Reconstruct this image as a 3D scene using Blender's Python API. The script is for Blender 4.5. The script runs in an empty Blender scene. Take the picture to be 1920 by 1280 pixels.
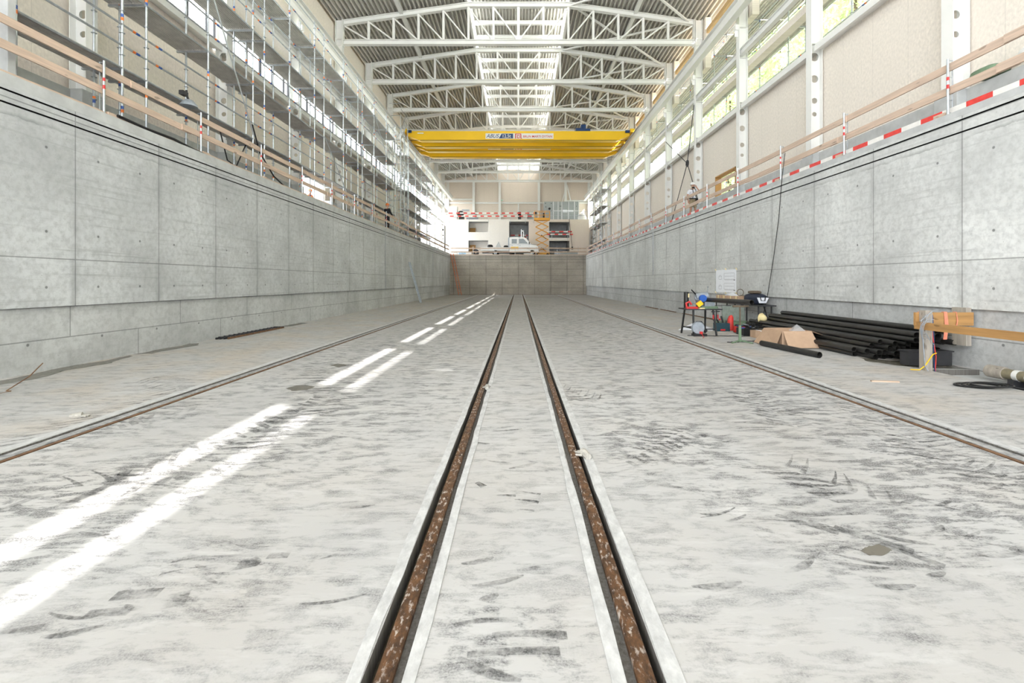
import bpy, math, random
from mathutils import Vector, Matrix
R = random.Random(7)
S = bpy.context.scene
COL = S.collection
PI = math.pi

# ------------------------------------------------------------------ camera, sky, sun, exposure
EYE = 1.6
cam = bpy.data.cameras.new('camera'); camo = bpy.data.objects.new('camera', cam); COL.objects.link(camo)
camo.location = (0, 0, EYE); camo.rotation_euler = (PI/2, 0, 0)
cam.sensor_width = 36; cam.lens = 36*880/1920
cam.shift_x = -12/1920; cam.shift_y = -112/1920
cam.clip_end = 400
S.camera = camo
w = bpy.data.worlds.new('sky'); S.world = w; w.use_nodes = True
bg = w.node_tree.nodes['Background']; bg.inputs[0].default_value = (0.93, 0.97, 1, 1); bg.inputs[1].default_value = 1.0
sl = bpy.data.lights.new('sun', 'SUN'); sl.energy = 5.0; sl.angle = math.radians(.53); sl.color = (1, .97, .93)
suno = bpy.data.objects.new('sun', sl); COL.objects.link(suno)
suno.rotation_euler = Vector((-1, .84, -1.165)).to_track_quat('-Z', 'Y').to_euler()
S.view_settings.view_transform = 'Standard'; S.view_settings.look = 'None'
S.view_settings.gamma = 1; S.view_settings.use_curve_mapping = False
S.view_settings.exposure = 2.85
S.cycles.use_denoising = True
S.cycles.max_bounces = 7; S.cycles.diffuse_bounces = 5; S.cycles.glossy_bounces = 2
S.cycles.transmission_bounces = 4; S.cycles.transparent_max_bounces = 8
S.cycles.caustics_reflective = False; S.cycles.caustics_refractive = False
S.cycles.sample_clamp_indirect = 6

# ------------------------------------------------------------------ helpers
class MB:
    def __init__(s): s.v = []; s.f = []; s.m = []
    def add(s, vs, fs, mi=0):
        o = len(s.v); s.v += [tuple(v) for v in vs]; s.f += [tuple(i+o for i in f) for f in fs]; s.m += [mi]*len(fs); return s
    def box(s, x0, x1, y0, y1, z0, z1, mi=0):
        return s.add([(x0,y0,z0),(x1,y0,z0),(x1,y1,z0),(x0,y1,z0),(x0,y0,z1),(x1,y0,z1),(x1,y1,z1),(x0,y1,z1)],
            [(0,3,2,1),(4,5,6,7),(0,1,5,4),(1,2,6,5),(2,3,7,6),(3,0,4,7)], mi)
    def bar(s, p, q, w, h, up=(0,0,1), mi=0):
        p, q = Vector(p), Vector(q); d = (q-p).normalized(); u = Vector(up)
        if abs(d.dot(u)) > .98: u = Vector((1,0,0)) if abs(d.x) < .9 else Vector((0,1,0))
        a = d.cross(u).normalized()*w/2; b = a.cross(d).normalized()*h/2
        vs = [p-a-b,p+a-b,p+a+b,p-a+b,q-a-b,q+a-b,q+a+b,q-a+b]
        return s.add(vs, [(0,1,2,3),(7,6,5,4),(0,4,5,1),(1,5,6,2),(2,6,7,3),(3,7,4,0)], mi)
    def tube(s, pts, r, n=8, caps=True, mi=0):
        pts = [Vector(p) for p in pts]; rs = r if isinstance(r, (list, tuple)) else [r]*len(pts)
        o = len(s.v); prev = None
        for i, p in enumerate(pts):
            t = (pts[min(i+1,len(pts)-1)]-pts[max(i-1,0)]).normalized()
            if prev is None:
                u = Vector((0,0,1)) if abs(t.z) < .9 else Vector((0,1,0)); a = t.cross(u).normalized()
            else:
                a = (prev - t*prev.dot(t)).normalized()
            prev = a; b = t.cross(a)
            for k in range(n):
                c = 2*PI*k/n; s.v.append(tuple(p+(a*math.cos(c)+b*math.sin(c))*rs[i]))
        for i in range(len(pts)-1):
            for k in range(n):
                k2 = (k+1) % n
                s.f.append((o+i*n+k, o+i*n+k2, o+(i+1)*n+k2, o+(i+1)*n+k)); s.m.append(mi)
        if caps:
            s.f.append(tuple(o+k for k in range(n))[::-1]); s.m.append(mi)
            e = o+(len(pts)-1)*n; s.f.append(tuple(e+k for k in range(n))); s.m.append(mi)
        return s
    def pipe(s, p, q, r, t=.008, n=14, mi=0):          # hollow pipe
        p, q = Vector(p), Vector(q); d = (q-p).normalized(); u = Vector((0,0,1)) if abs(d.z) < .9 else Vector((0,1,0))
        a = d.cross(u).normalized(); b = d.cross(a); o = len(s.v)
        for (c, rr) in ((p,r),(q,r),(q,r-t),(p,r-t)):
            for k in range(n):
                g = 2*PI*k/n; s.v.append(tuple(c+(a*math.cos(g)+b*math.sin(g))*rr))
        for j in range(4):
            for k in range(n):
                k2 = (k+1) % n; j2 = (j+1) % 4
                s.f.append((o+j*n+k, o+j*n+k2, o+j2*n+k2, o+j2*n+k)); s.m.append(mi)
        return s
    def prism(s, poly, axis, a, b, mi=0):              # polygon extruded along an axis
        n = len(poly)
        def P(u, v, t): return (t,u,v) if axis == 'X' else ((u,t,v) if axis == 'Y' else (u,v,t))
        vs = [P(u,v,a) for u,v in poly]+[P(u,v,b) for u,v in poly]
        fs = [tuple(range(n))[::-1], tuple(range(n,2*n))]+[(i,(i+1)%n,n+(i+1)%n,n+i) for i in range(n)]
        return s.add(vs, fs, mi)
    def sheet(s, prof, y0, y1, mi=0):                  # open XZ profile extruded along Y
        n = len(prof)
        return s.add([(x,y0,z) for x,z in prof]+[(x,y1,z) for x,z in prof], [(i,i+1,n+i+1,n+i) for i in range(n-1)], mi)
    def lathe(s, prof, c=(0,0,0), n=16, axis='Z', mi=0):
        o = len(s.v)
        for r, z in prof:
            for k in range(n):
                g = 2*PI*k/n; x, y = r*math.cos(g), r*math.sin(g)
                s.v.append((c[0]+x,c[1]+y,c[2]+z) if axis == 'Z' else ((c[0]+x,c[1]+z,c[2]+y) if axis == 'Y' else (c[0]+z,c[1]+x,c[2]+y)))
        for i in range(len(prof)-1):
            for k in range(n):
                k2 = (k+1) % n; s.f.append((o+i*n+k,o+i*n+k2,o+(i+1)*n+k2,o+(i+1)*n+k)); s.m.append(mi)
        return s
    def ibeam(s, p, q, b, h, tf=.02, tw=.012, up=(0,0,1), mi=0):
        p, q = Vector(p), Vector(q); d = (q-p).normalized(); u = Vector(up); a = d.cross(u).normalized(); v = a.cross(d)
        for sg in (1,-1): s.bar(p+v*sg*(h/2-tf/2), q+v*sg*(h/2-tf/2), b, tf, up, mi)
        return s.bar(p, q, tw, h-2*tf, up, mi)
    def build(s, name, mats, parent=None, smooth=False, loc=None, rotz=0):
        me = bpy.data.meshes.new(name); me.from_pydata(s.v, [], s.f)
        mats = mats if isinstance(mats, (list, tuple)) else [mats]
        for m in mats: me.materials.append(m)
        if len(mats) > 1: me.polygons.foreach_set('material_index', s.m)
        if smooth:
            me.polygons.foreach_set('use_smooth', [True]*len(me.polygons))
            try: me.set_sharp_from_angle(angle=math.radians(40))
            except Exception: pass
        me.update()
        o = bpy.data.objects.new(name, me); COL.objects.link(o)
        if parent: o.parent = parent
        if loc is not None: o.location = loc
        o.rotation_euler.z = rotz
        return o

def blob(w_, d_, h_, n=14, k=8, sq=.55):
    b = MB()
    pr = []
    for i in range(k+1):
        a = PI*i/k-PI/2; pr.append((math.copysign(abs(math.cos(a))**sq, 1), math.sin(a)))
    for rr, zz in pr:
        for j in range(n):
            g = 2*PI*j/n; c_, s_ = math.cos(g), math.sin(g)
            b.v.append((w_/2*rr*math.copysign(abs(c_)**sq,c_), d_/2*rr*math.copysign(abs(s_)**sq,s_), h_/2*(1+math.copysign(abs(zz)**.7,zz))))
    for i in range(k):
        for j in range(n):
            b.f.append((i*n+j,i*n+(j+1) % n,(i+1)*n+(j+1) % n,(i+1)*n+j)); b.m.append(0)
    return b
def bevel(o, wd=.01, seg=2):
    m = o.modifiers.new('bevel', 'BEVEL'); m.width = wd; m.segments = seg; m.limit_method = 'ANGLE'; return o
def tag(o, label=None, cat=None, group=None, kind=None):
    if label: o['label'] = label
    if cat: o['category'] = cat
    if group: o['group'] = group
    if kind: o['kind'] = kind
    return o
def empty(name, label, cat, loc=(0,0,0), rotz=0, group=None):
    o = bpy.data.objects.new(name, None); COL.objects.link(o); o.location = loc; o.rotation_euler.z = rotz
    o.empty_display_size = .1
    return tag(o, label, cat, group)
def struct(o): o['kind'] = 'structure'; return o
def dup(o, loc=None, label=None, parent=None, rotz=None):
    c = o.copy(); COL.objects.link(c)
    if parent: c.parent = parent
    if loc is not None: c.location = loc
    if rotz is not None: c.rotation_euler.z = rotz
    if label: c['label'] = label
    for ch in list(o.children): dup(ch, parent=c)
    return c

# ------------------------------------------------------------------ materials
class NT:
    def __init__(s, name, rough=.7, metal=0):
        s.m = bpy.data.materials.new(name); s.m.use_nodes = True; s.t = s.m.node_tree
        s.b = s.t.nodes['Principled BSDF']; s.b.inputs['Roughness'].default_value = rough; s.b.inputs['Metallic'].default_value = metal
    def n(s, t, **k):
        x = s.t.nodes.new('ShaderNode'+t)
        for a, v in k.items(): setattr(x, a, v)
        return x
    def l(s, a, b): s.t.links.new(a, b)
    def put(s, sock, v):
        if hasattr(v, 'is_output'): s.l(v, sock)
        elif isinstance(v, (tuple, list)) and len(v) == 3 and sock.type == 'RGBA': sock.default_value = (*v, 1)
        else: sock.default_value = v
    def math(s, op, a, b=None, clamp=False):
        x = s.n('Math', operation=op, use_clamp=clamp); s.put(x.inputs[0], a)
        if b is not None: s.put(x.inputs[1], b)
        return x.outputs[0]
    def pos(s):
        g = s.n('NewGeometry'); q = s.n('SeparateXYZ'); s.l(g.outputs['Position'], q.inputs[0]); return q.outputs
    def vec(s, a, b, c):
        x = s.n('CombineXYZ')
        for i, v in enumerate((a,b,c)): s.put(x.inputs[i], v)
        return x.outputs[0]
    def noise(s, v, sc, det=4, rough=.55):
        x = s.n('TexNoise'); s.l(v, x.inputs['Vector']); x.inputs['Scale'].default_value = sc
        x.inputs['Detail'].default_value = det; x.inputs['Roughness'].default_value = rough; return x.outputs['Fac']
    def ramp(s, f, lo, hi, a=0, b=1):
        x = s.n('MapRange'); x.clamp = True; s.put(x.inputs[0], f)
        for i, v in zip((1,2,3,4), (lo,hi,a,b)): x.inputs[i].default_value = v
        return x.outputs[0]
    def mix(s, f, a, b):
        x = s.n('Mix', data_type='RGBA'); s.put(x.inputs[0], f); s.put(x.inputs[6], a); s.put(x.inputs[7], b); return x.outputs[2]
    def base(s, c): s.put(s.b.inputs['Base Color'], c); return s
    def bump(s, h, st=.3, d=.01):
        x = s.n('Bump'); x.inputs['Strength'].default_value = st; x.inputs['Distance'].default_value = d
        s.l(h, x.inputs['Height']); s.l(x.outputs[0], s.b.inputs['Normal'])

def plain(name, c, rough=.6, metal=0, var=.12, sc=6, det=3):
    t = NT(name, rough, metal); p = t.pos(); v = t.vec(p[0],p[1],p[2]); n = t.noise(v, sc, det)
    d = tuple(x*(1-var) for x in c); e = tuple(min(1,x*(1+var)) for x in c)
    t.base(t.mix(t.ramp(n, .3, .7), d, e)); return t.m

M = {}
M['white_steel'] = plain('white painted steel', (.80,.80,.78), .45, 0, .03, 1.5)
M['galv'] = plain('galvanised tube', (.50,.53,.56), .38, .75, .15, 9)
M['galvdeck'] = plain('galvanised deck', (.64,.62,.59), .5, .1, .16, 4)
M['red'] = plain('red paint', (.62,.03,.03), .45, 0, .1, 5)
M['redtape'] = plain('red barrier paint', (.72,.05,.04), .5, 0, .15, 9)
M['whitetape'] = plain('white barrier paint', (.82,.80,.77), .5, 0, .06, 9)
M['blue'] = plain('blue marker', (.04,.10,.35), .45)
M['orange'] = plain('orange plastic', (.85,.20,.03), .4)
M['yellow'] = plain('crane yellow paint', (.95,.58,.012), .4, 0, .03, 1)
M['lift'] = plain('orange yellow lift paint', (.80,.38,.04), .45, 0, .05, 3)
M['navy'] = plain('navy paint', (.012,.05,.17), .4)
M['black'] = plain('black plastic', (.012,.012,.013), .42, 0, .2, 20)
M['blackpipe'] = plain('black coated pipe', (.022,.021,.02), .38, .1, .3, 12)
M['dark'] = plain('dark metal', (.05,.05,.055), .5, .4)
M['rubber'] = plain('rubber', (.02,.02,.02), .8)
M['card'] = plain('cardboard', (.50,.34,.23), .85, 0, .05, 8)
M['paper'] = plain('paper', (.88,.90,.95), .8, 0, .02)
M['ink'] = plain('ink', (.22,.22,.25), .8)
M['tape'] = plain('masking tape', (.78,.66,.36), .8)
M['green'] = plain('green hammered paint', (.16,.24,.15), .5, 0, .15, 14)
M['greygreen'] = plain('grey green board', (.20,.23,.20), .75, 0, .2, 10)
M['tool'] = plain('grey cast metal', (.36,.40,.45), .42, .3, .15, 12)
M['brightblue'] = plain('blue cover', (.02,.10,.42), .35)
M['teal'] = plain('dark teal plastic', (.015,.055,.075), .45)
M['skin'] = plain('skin', (.50,.27,.19), .5, 0, .06, 20)
M['tshirt'] = plain('white cotton', (.78,.79,.84), .9, 0, .03, 12)
M['khaki'] = plain('khaki cotton', (.36,.29,.19), .9, 0, .12, 18)
M['darkcloth'] = plain('dark cloth', (.018,.018,.022), .9, 0, .2, 14)
M['whiteplastic'] = plain('white plastic', (.82,.82,.80), .4, 0, .02)
M['ahu'] = plain('grey coated sheet', (.36,.39,.39), .45, .15, .06, 2)
M['rust'] = plain('orange rust paint', (.60,.16,.06), .7, 0, .2, 10)
M['concrete'] = plain('precast concrete', (.50,.51,.51), .85, 0, .14, 3, 6)
M['greenlit'] = plain('green pictogram', (.03,.45,.12), .5)
M['carpaint'] = plain('white car paint', (.80,.80,.78), .25, 0, .02)
M['carglass'] = plain('dark car glass', (.05,.075,.07), .1, 0, .1)
M['sack'] = plain('white fabric', (.84,.83,.82), .85, 0, .03)
M['salmon'] = plain('salmon webbing', (.80,.27,.17), .8, 0, .1, 20)
M['canvas'] = plain('worn canvas', (.42,.40,.36), .9, 0, .2, 30)
M['sheetblue'] = plain('pale blue film', (.42,.62,.80), .4, 0, .2, 3)
M['alu'] = plain('aluminium', (.68,.69,.70), .35, .6, .08, 8)
M['bark'] = plain('bark', (.13,.10,.07), .9, 0, .3, 8)
M['ground'] = plain('pale gravel ground', (.45,.44,.38), .95, 0, .15, 1.2, 6)

def wood(name, c, axis=1, dark=.55):
    t = NT(name, .75); p = t.pos(); q = [t.math('MULTIPLY', p[i], 1.3 if i == axis else 22) for i in range(3)]
    n = t.noise(t.vec(*q), 1, 5, .6); k = t.noise(t.vec(*[t.math('MULTIPLY', p[i], 2.2 if i == axis else 7) for i in range(3)]), 1.3, 1)
    col = t.mix(t.ramp(n, .3, .75), tuple(x*1.12 for x in c), tuple(x*.74 for x in c))
    col = t.mix(t.ramp(k, .70, .75), col, tuple(x*dark for x in c)); t.base(col); return t.m
M['timber'] = wood('sawn timber', (.62,.47,.37))
M['timberx'] = wood('sawn timber across', (.60,.45,.34), 0)
M['brown'] = wood('brown plank', (.46,.25,.09))
M['brownx'] = wood('brown plank across', (.46,.25,.09), 0)
M['oldwood'] = wood('weathered post', (.40,.36,.31), 2)
M['glulam'] = wood('eave timber', (.62,.42,.20))

def osb(name, c, axis):
    t = NT(name, .8); p = t.pos(); a = p[axis]; z = p[2]
    n1 = t.noise(t.vec(t.math('MULTIPLY', a, 17), t.math('MULTIPLY', z, 11), 0), 1, 4)
    n2 = t.noise(t.vec(t.math('MULTIPLY', a, .8), t.math('MULTIPLY', z, .4), 0), 1, 2)
    col = t.mix(t.ramp(n1, .32, .68), tuple(x*.88 for x in c), tuple(min(1,x*1.08) for x in c))
    col = t.mix(t.ramp(n2, .35, .65), col, t.mix(.5, col, tuple(x*.93 for x in c)))
    f = t.math('FRACT', t.math('DIVIDE', a, 1.25)); j = t.math('LESS_THAN', f, .008)
    t.base(t.mix(t.math('MULTIPLY', j, .35), col, tuple(x*.4 for x in c))); return t.m
M['osb'] = osb('strand board side', (.80,.735,.66), 1)
M['osbx'] = osb('strand board end', (.76,.67,.585), 0)
M['panel_lit'] = osb('board with painted light', (.80,.76,.71), 0)  # paler board copy, light on the inner facade put into its colour

def wallmat(name, ax, bw, rh, off, u0, v0, holes, c=(.56,.565,.56), stain=.5, boards=.5, pour=None, mort=.012):
    t = NT(name, .85); p = t.pos(); u, z = p[ax], p[2]
    uu, zz = t.math('SUBTRACT', u, u0), t.math('SUBTRACT', z, v0)
    b = t.n('TexBrick'); b.offset = off; b.squash = 1
    t.l(t.vec(uu, zz, 0), b.inputs['Vector']); b.inputs['Scale'].default_value = 1
    b.inputs['Brick Width'].default_value = bw; b.inputs['Row Height'].default_value = rh
    b.inputs['Mortar Size'].default_value = mort; b.inputs['Mortar Smooth'].default_value = .2; b.inputs['Bias'].default_value = 0
    b.inputs['Color1'].default_value = (.9,.9,.9,1); b.inputs['Color2'].default_value = (1.05,1.05,1.05,1); b.inputs['Mortar'].default_value = (1,1,1,1)
    big = t.noise(t.vec(u, t.math('MULTIPLY', z, .8), 3), .55, 6, .6)
    fine = t.noise(t.vec(u, p[0] if ax else p[1], z), 9, 5, .7)
    brd = t.noise(t.vec(t.math('MULTIPLY', u, .35), t.math('MULTIPLY', z, 13), 1), 1, 3, .7)
    drip = t.noise(t.vec(t.math('MULTIPLY', u, 3.2), t.math('MULTIPLY', z, .5), 5), 1, 5, .65)
    col = t.mix(t.ramp(big, .34, .66), tuple(x*.80 for x in c), tuple(x*1.13 for x in c))
    col = t.mix(t.ramp(fine, .42, .75, 0, .65), col, tuple(x*.55 for x in c))
    col = t.mix(t.ramp(brd, .55, .66, 0, boards*.62), col, tuple(x*.6 for x in c))
    col = t.mix(t.ramp(brd, .30, .38, .16*boards, 0), col, (.74,.70,.62))
    # damp darkening that follows the panel joints
    fr = t.math('ABSOLUTE', t.math('SUBTRACT', t.math('FRACT', t.math('DIVIDE', uu, bw)), .5))
    near = t.ramp(fr, .43, .5)
    st = t.math('MULTIPLY', near, t.ramp(drip, .42, .72))
    col = t.mix(t.math('MULTIPLY', st, stain), col, tuple(x*.5 for x in c))
    if pour:
        rag = t.noise(t.vec(u, 0, 0), 2.2, 5, .7); e_ = t.math('SUBTRACT', z, t.math('ADD', pour-.09, t.math('MULTIPLY', rag, .18)))
        ln_ = t.math('MULTIPLY', t.ramp(e_, -.012, .004), t.ramp(e_, .004, .06, 1, 0))
        col = t.mix(t.math('MULTIPLY', ln_, t.ramp(t.noise(t.vec(u, 1, 0), 1.3, 4, .6), .4, .62, .08, .72)), col, tuple(x*.4 for x in c))
        col = t.mix(t.math('MULTIPLY', t.ramp(e_, 0, .02, 0, .35), t.ramp(big, .3, .7, .2, 1)), col, tuple(x*.72 for x in c))
    pit = t.noise(t.vec(u, z, 0), 26, 1, .4)
    col = t.mix(t.ramp(pit, .74, .78, 0, .5), col, tuple(x*.4 for x in c))
    x = t.n('Mix', data_type='RGBA', blend_type='MULTIPLY'); x.inputs[0].default_value = .55
    t.l(col, x.inputs[6]); t.l(b.outputs['Color'], x.inputs[7]); col = x.outputs[2]
    col = t.mix(t.math('MULTIPLY', b.outputs['Fac'], .62), col, tuple(y*.22 for y in c))
    for hz in holes:
        du = t.math('MULTIPLY', t.math('SUBTRACT', t.math('FRACT', t.math('DIVIDE', uu, bw/2)), .47), bw/2)
        dv = t.math('SUBTRACT', z, hz)
        d = t.math('SQRT', t.math('ADD', t.math('MULTIPLY', du, du), t.math('MULTIPLY', dv, dv)))
        col = t.mix(t.ramp(d, .018, .032, .75, 0), col, tuple(y*.16 for y in c))
    t.base(col); t.bump(fine, .25, .006); return t.m
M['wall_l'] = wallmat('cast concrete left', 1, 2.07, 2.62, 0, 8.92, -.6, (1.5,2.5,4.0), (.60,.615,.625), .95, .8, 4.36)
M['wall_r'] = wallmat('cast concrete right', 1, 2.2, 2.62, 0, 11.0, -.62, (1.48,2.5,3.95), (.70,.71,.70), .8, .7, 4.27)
M['wall_low'] = wallmat('base course concrete', 1, 2.9, .58, .45, 8.9, -.02, (.5,), (.58,.59,.59), .5, .3)
M['wall_b'] = wallmat('cast concrete end', 0, 2.0, .78, 0, -8.0, .05, (.6,1.6,2.6,3.6), (.47,.43,.37), .9, 1.0, None, .02)

# floor: dusty slab, dragged tyre smudges
t = NT('dusty concrete floor', .82); p = t.pos(); X, Y = p[0], p[1]
v1 = t.vec(X, t.math('MULTIPLY', Y, 2.3), 0)
wob = t.noise(t.vec(X, Y, 0), .7, 3)
smA = t.noise(t.vec(t.math('ADD', X, t.math('MULTIPLY', wob, .8)), t.math('ADD', t.math('MULTIPLY', Y, 2.0), t.math('MULTIPLY', wob, .9)), 0), 3.6, 8, .72)
smB = t.noise(t.vec(t.math('MULTIPLY', X, .55), t.math('MULTIPLY', Y, 2.6), 7), 5.5, 6, .7)
big = t.noise(t.vec(X, t.math('MULTIPLY', Y, .45), 2), .55, 3, .5)
grit = t.noise(t.vec(X, Y, 0), 95, 5, .72)
base = t.mix(t.ramp(big, .3, .7), (.45,.445,.44), (.54,.535,.53))
warm = t.noise(t.vec(X, Y, 9), .9, 4)
aX = t.math('ABSOLUTE', X)
side = t.ramp(aX, 4.6, 5.2)
base = t.mix(t.math('MULTIPLY', t.ramp(warm, .42, .7), t.math('ADD', .15, t.math('MULTIPLY', side, .45))), base, (.55,.47,.38))
lane = t.ramp(t.math('ABSOLUTE', t.math('SUBTRACT', aX, 2.7)), .7, 2.1, 1, .25)
lane = t.math('MULTIPLY', lane, t.math('SUBTRACT', 1, t.math('MULTIPLY', side, .6)))
far = t.ramp(Y, 6, 30, 0, 1)
patch = t.math('ADD', t.ramp(big, .42, .62, 0, 1), t.math('MULTIPLY', far, .5))
amt = t.math('ADD', .44, t.math('MULTIPLY', t.math('MULTIPLY', lane, patch), .8), True)
for cx_, cy_, rx_, ry_, a_ in ((4.15,5.2,.75,2.4,.55),(3.95,3.9,.9,.7,.5),(1.45,4.7,.55,.5,.7),(3.0,5.9,.6,1.3,.5),(2.3,3.5,.8,.6,.45),(2.6,9,1.2,3,.35),(-2.6,6.6,.5,1.3,.6),(-2.75,4.6,.4,.8,.5),(-4.5,5.6,.5,.8,.5),(-3.4,3.7,.6,.4,.5),(0,2.1,.3,.22,.6),(-1.6,2.55,.5,.3,.3),(2.1,2.85,.5,.3,.4),(3.3,2.9,.8,.5,.35),(-2.9,12,1.4,4,.3),(2.4,17,1.5,5,.4),(-1.8,20,1.4,6,.35),(.9,6.6,.4,.5,.4)):
    ux = t.math('DIVIDE', t.math('SUBTRACT', X, cx_), rx_); uy = t.math('DIVIDE', t.math('SUBTRACT', Y, cy_), ry_)
    dd = t.math('ADD', t.math('MULTIPLY', ux, ux), t.math('MULTIPLY', uy, uy))
    amt = t.math('ADD', amt, t.math('MULTIPLY', t.ramp(dd, 0, 2.2, 1, 0), a_))
amt = t.math('MULTIPLY', amt, .95)
dA = t.math('MULTIPLY', t.ramp(smA, .49, .60), amt)
dB = t.math('MULTIPLY', t.ramp(smB, .53, .63), t.math('MULTIPLY', amt, .8))
vo = t.n('TexVoronoi', distance='CHEBYCHEV'); t.l(t.vec(t.math('ADD', t.math('MULTIPLY', X, 4.2), t.math('MULTIPLY', wob, 3)), t.math('ADD', t.math('MULTIPLY', Y, 8), t.math('MULTIPLY', X, 1.1)), 0), vo.inputs['Vector']); vo.inputs['Scale'].default_value = 1
vs_ = t.n('SeparateColor'); t.l(vo.outputs['Color'], vs_.inputs[0])
blk = t.math('MULTIPLY', t.ramp(vs_.outputs[0], .62, 1.0), t.math('MULTIPLY', t.ramp(vo.outputs['Distance'], .36, .44, 1, 0), t.ramp(smB, .38, .6)))
dk = t.math('ADD', dA, t.math('ADD', dB, t.math('MULTIPLY', blk, t.math('MULTIPLY', amt, .7))), True)
dk = t.math('MULTIPLY', dk, t.ramp(grit, .36, .58, .18, 1))
col = t.mix(t.math('MULTIPLY', dk, .88), base, (.075,.075,.078))
wh = t.noise(t.vec(t.math('MULTIPLY', X, .8), t.math('MULTIPLY', Y, 3.2), 4), 3.2, 6, .65)
col = t.mix(t.ramp(wh, .54, .66, 0, .35), col, (.60,.595,.59))
# mottled darker brown zone toward the far end
dark_tone = t.math('MULTIPLY', t.ramp(Y, 26, 50), t.ramp(t.noise(t.vec(t.math('MULTIPLY', X, .4), Y, 1), .5, 5), .25, .7, .35, 1))
col = t.mix(t.math('MULTIPLY', dark_tone, .75), col, (.19,.175,.15))
col = t.mix(t.ramp(grit, .68, .8, 0, .22), col, (.18,.17,.16))
t.base(col); t.bump(grit, .15, .004)
M['floor'] = t.m

t = NT('tyre smudge', .85); p = t.pos()
g1 = t.noise(t.vec(p[0],p[1],0), 34, 4, .75); g2 = t.noise(t.vec(p[0],p[1],3), 3.5, 4, .6)
t.base((.055,.055,.058)); a = t.math('MULTIPLY', t.ramp(g1, .34, .64, .1, 1), t.ramp(g2, .38, .62, .04, .66)); t.l(a, t.b.inputs['Alpha'])
M['smudge'] = t.m
t = NT('wet stain', .25); p = t.pos(); t.base((.17,.155,.125))
t.l(t.ramp(t.noise(t.vec(p[0],p[1],0), 9, 4), .25, .45, .55, .92), t.b.inputs['Alpha'])
M['wet'] = t.m
t = NT('mortar kerb', .85); p = t.pos(); n = t.noise(t.vec(p[0],t.math('MULTIPLY',p[1],.5),0), 14, 5, .7)
t.base(t.mix(t.ramp(n, .36, .72), (.44,.44,.44), (.66,.66,.655))); t.bump(n, .4, .006); M['kerb'] = t.m
t = NT('trough mortar', .9); p = t.pos(); n = t.noise(t.vec(p[0],p[1],0), 40, 4, .7)
t.base(t.mix(t.ramp(n, .3, .7), (.10,.09,.075), (.22,.21,.20))); t.bump(n, .6, .01); M['trough'] = t.m
t = NT('damp trough', .6); p = t.pos(); n = t.noise(t.vec(p[0],p[1],0), 30, 4, .7)
t.base(t.mix(t.ramp(n, .3, .7), (.035,.03,.02), (.08,.068,.045))); M['troughd'] = t.m  # darker tone for one side of each slot and the trench floor
t = NT('rusty rail', .6, .35); p = t.pos(); n = t.noise(t.vec(t.math('MULTIPLY',p[0],2),p[1],p[2]), 11, 6, .72); n2 = t.noise(t.vec(t.math('MULTIPLY',p[0],2.5),p[1],0), 17, 4, .65)
n3 = t.noise(t.vec(0,p[1],0), 1.1, 2)
c = t.mix(t.ramp(n, .35, .68), (.05,.028,.018), (.215,.105,.045))
c = t.mix(t.math('MULTIPLY', t.ramp(n2, .54, .64), t.ramp(n3, .36, .58, .3, 1)), c, (.66,.60,.55)); t.base(c); t.bump(n, .4, .006); M['rail'] = t.m
t = NT('worn side rail', .5, .3); p = t.pos(); n = t.noise(t.vec(p[0],t.math('MULTIPLY',p[1],.6),0), 16, 5, .7)
t.base(t.mix(t.ramp(n, .35, .65), (.22,.22,.225), (.60,.60,.60))); M['siderail'] = t.m
M['rustedge'] = plain('rust edge', (.17,.09,.045), .8, 0, .4, 10)
M['roof'] = plain('coated roof deck', (.56,.545,.50), .5, 0, .06, 2)
M['bounce_membrane'] = plain('white roof membrane', (.82,.82,.80), .7, 0, .02, 1)
t = NT('polycarbonate', .4); o = t.t.nodes['Material Output']; tl = t.n('BsdfTranslucent'); tr = t.n('BsdfTransparent'); mx = t.n('MixShader')
tl.inputs[0].default_value = (.92,.92,.9,1); mx.inputs[0].default_value = .04; t.l(tl.outputs[0], mx.inputs[1]); t.l(tr.outputs[0], mx.inputs[2]); t.l(mx.outputs[0], o.inputs[0]); M['poly'] = t.m
t = NT('window glass', .05); o = t.t.nodes['Material Output']; gl = t.n('BsdfGlossy'); tr = t.n('BsdfTransparent'); mx = t.n('MixShader')
gl.inputs['Roughness'].default_value = .03; tr.inputs[0].default_value = (.96,.98,.97,1); mx.inputs[0].default_value = .06; t.l(tr.outputs[0], mx.inputs[1]); t.l(gl.outputs[0], mx.inputs[2]); t.l(mx.outputs[0], o.inputs[0]); M['glass'] = t.m
t = NT('clear film', .15); t.base((.85,.86,.88)); t.b.inputs['Alpha'].default_value = .35; M['film'] = t.m
t = NT('leaves', .6); o = t.t.nodes['Material Output']; p = t.pos(); n = t.noise(t.vec(p[0],p[1],p[2]), 1.2, 3)
c = t.mix(t.ramp(n, .3, .7), (.50,.60,.34), (.80,.83,.66)); df = t.n('BsdfDiffuse'); tl = t.n('BsdfTranslucent'); mx = t.n('MixShader')
t.l(c, df.inputs[0]); t.l(c, tl.inputs[0]); mx.inputs[0].default_value = .55; t.l(df.outputs[0], mx.inputs[1]); t.l(tl.outputs[0], mx.inputs[2]); t.l(mx.outputs[0], o.inputs[0]); M['leaf'] = t.m

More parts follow.
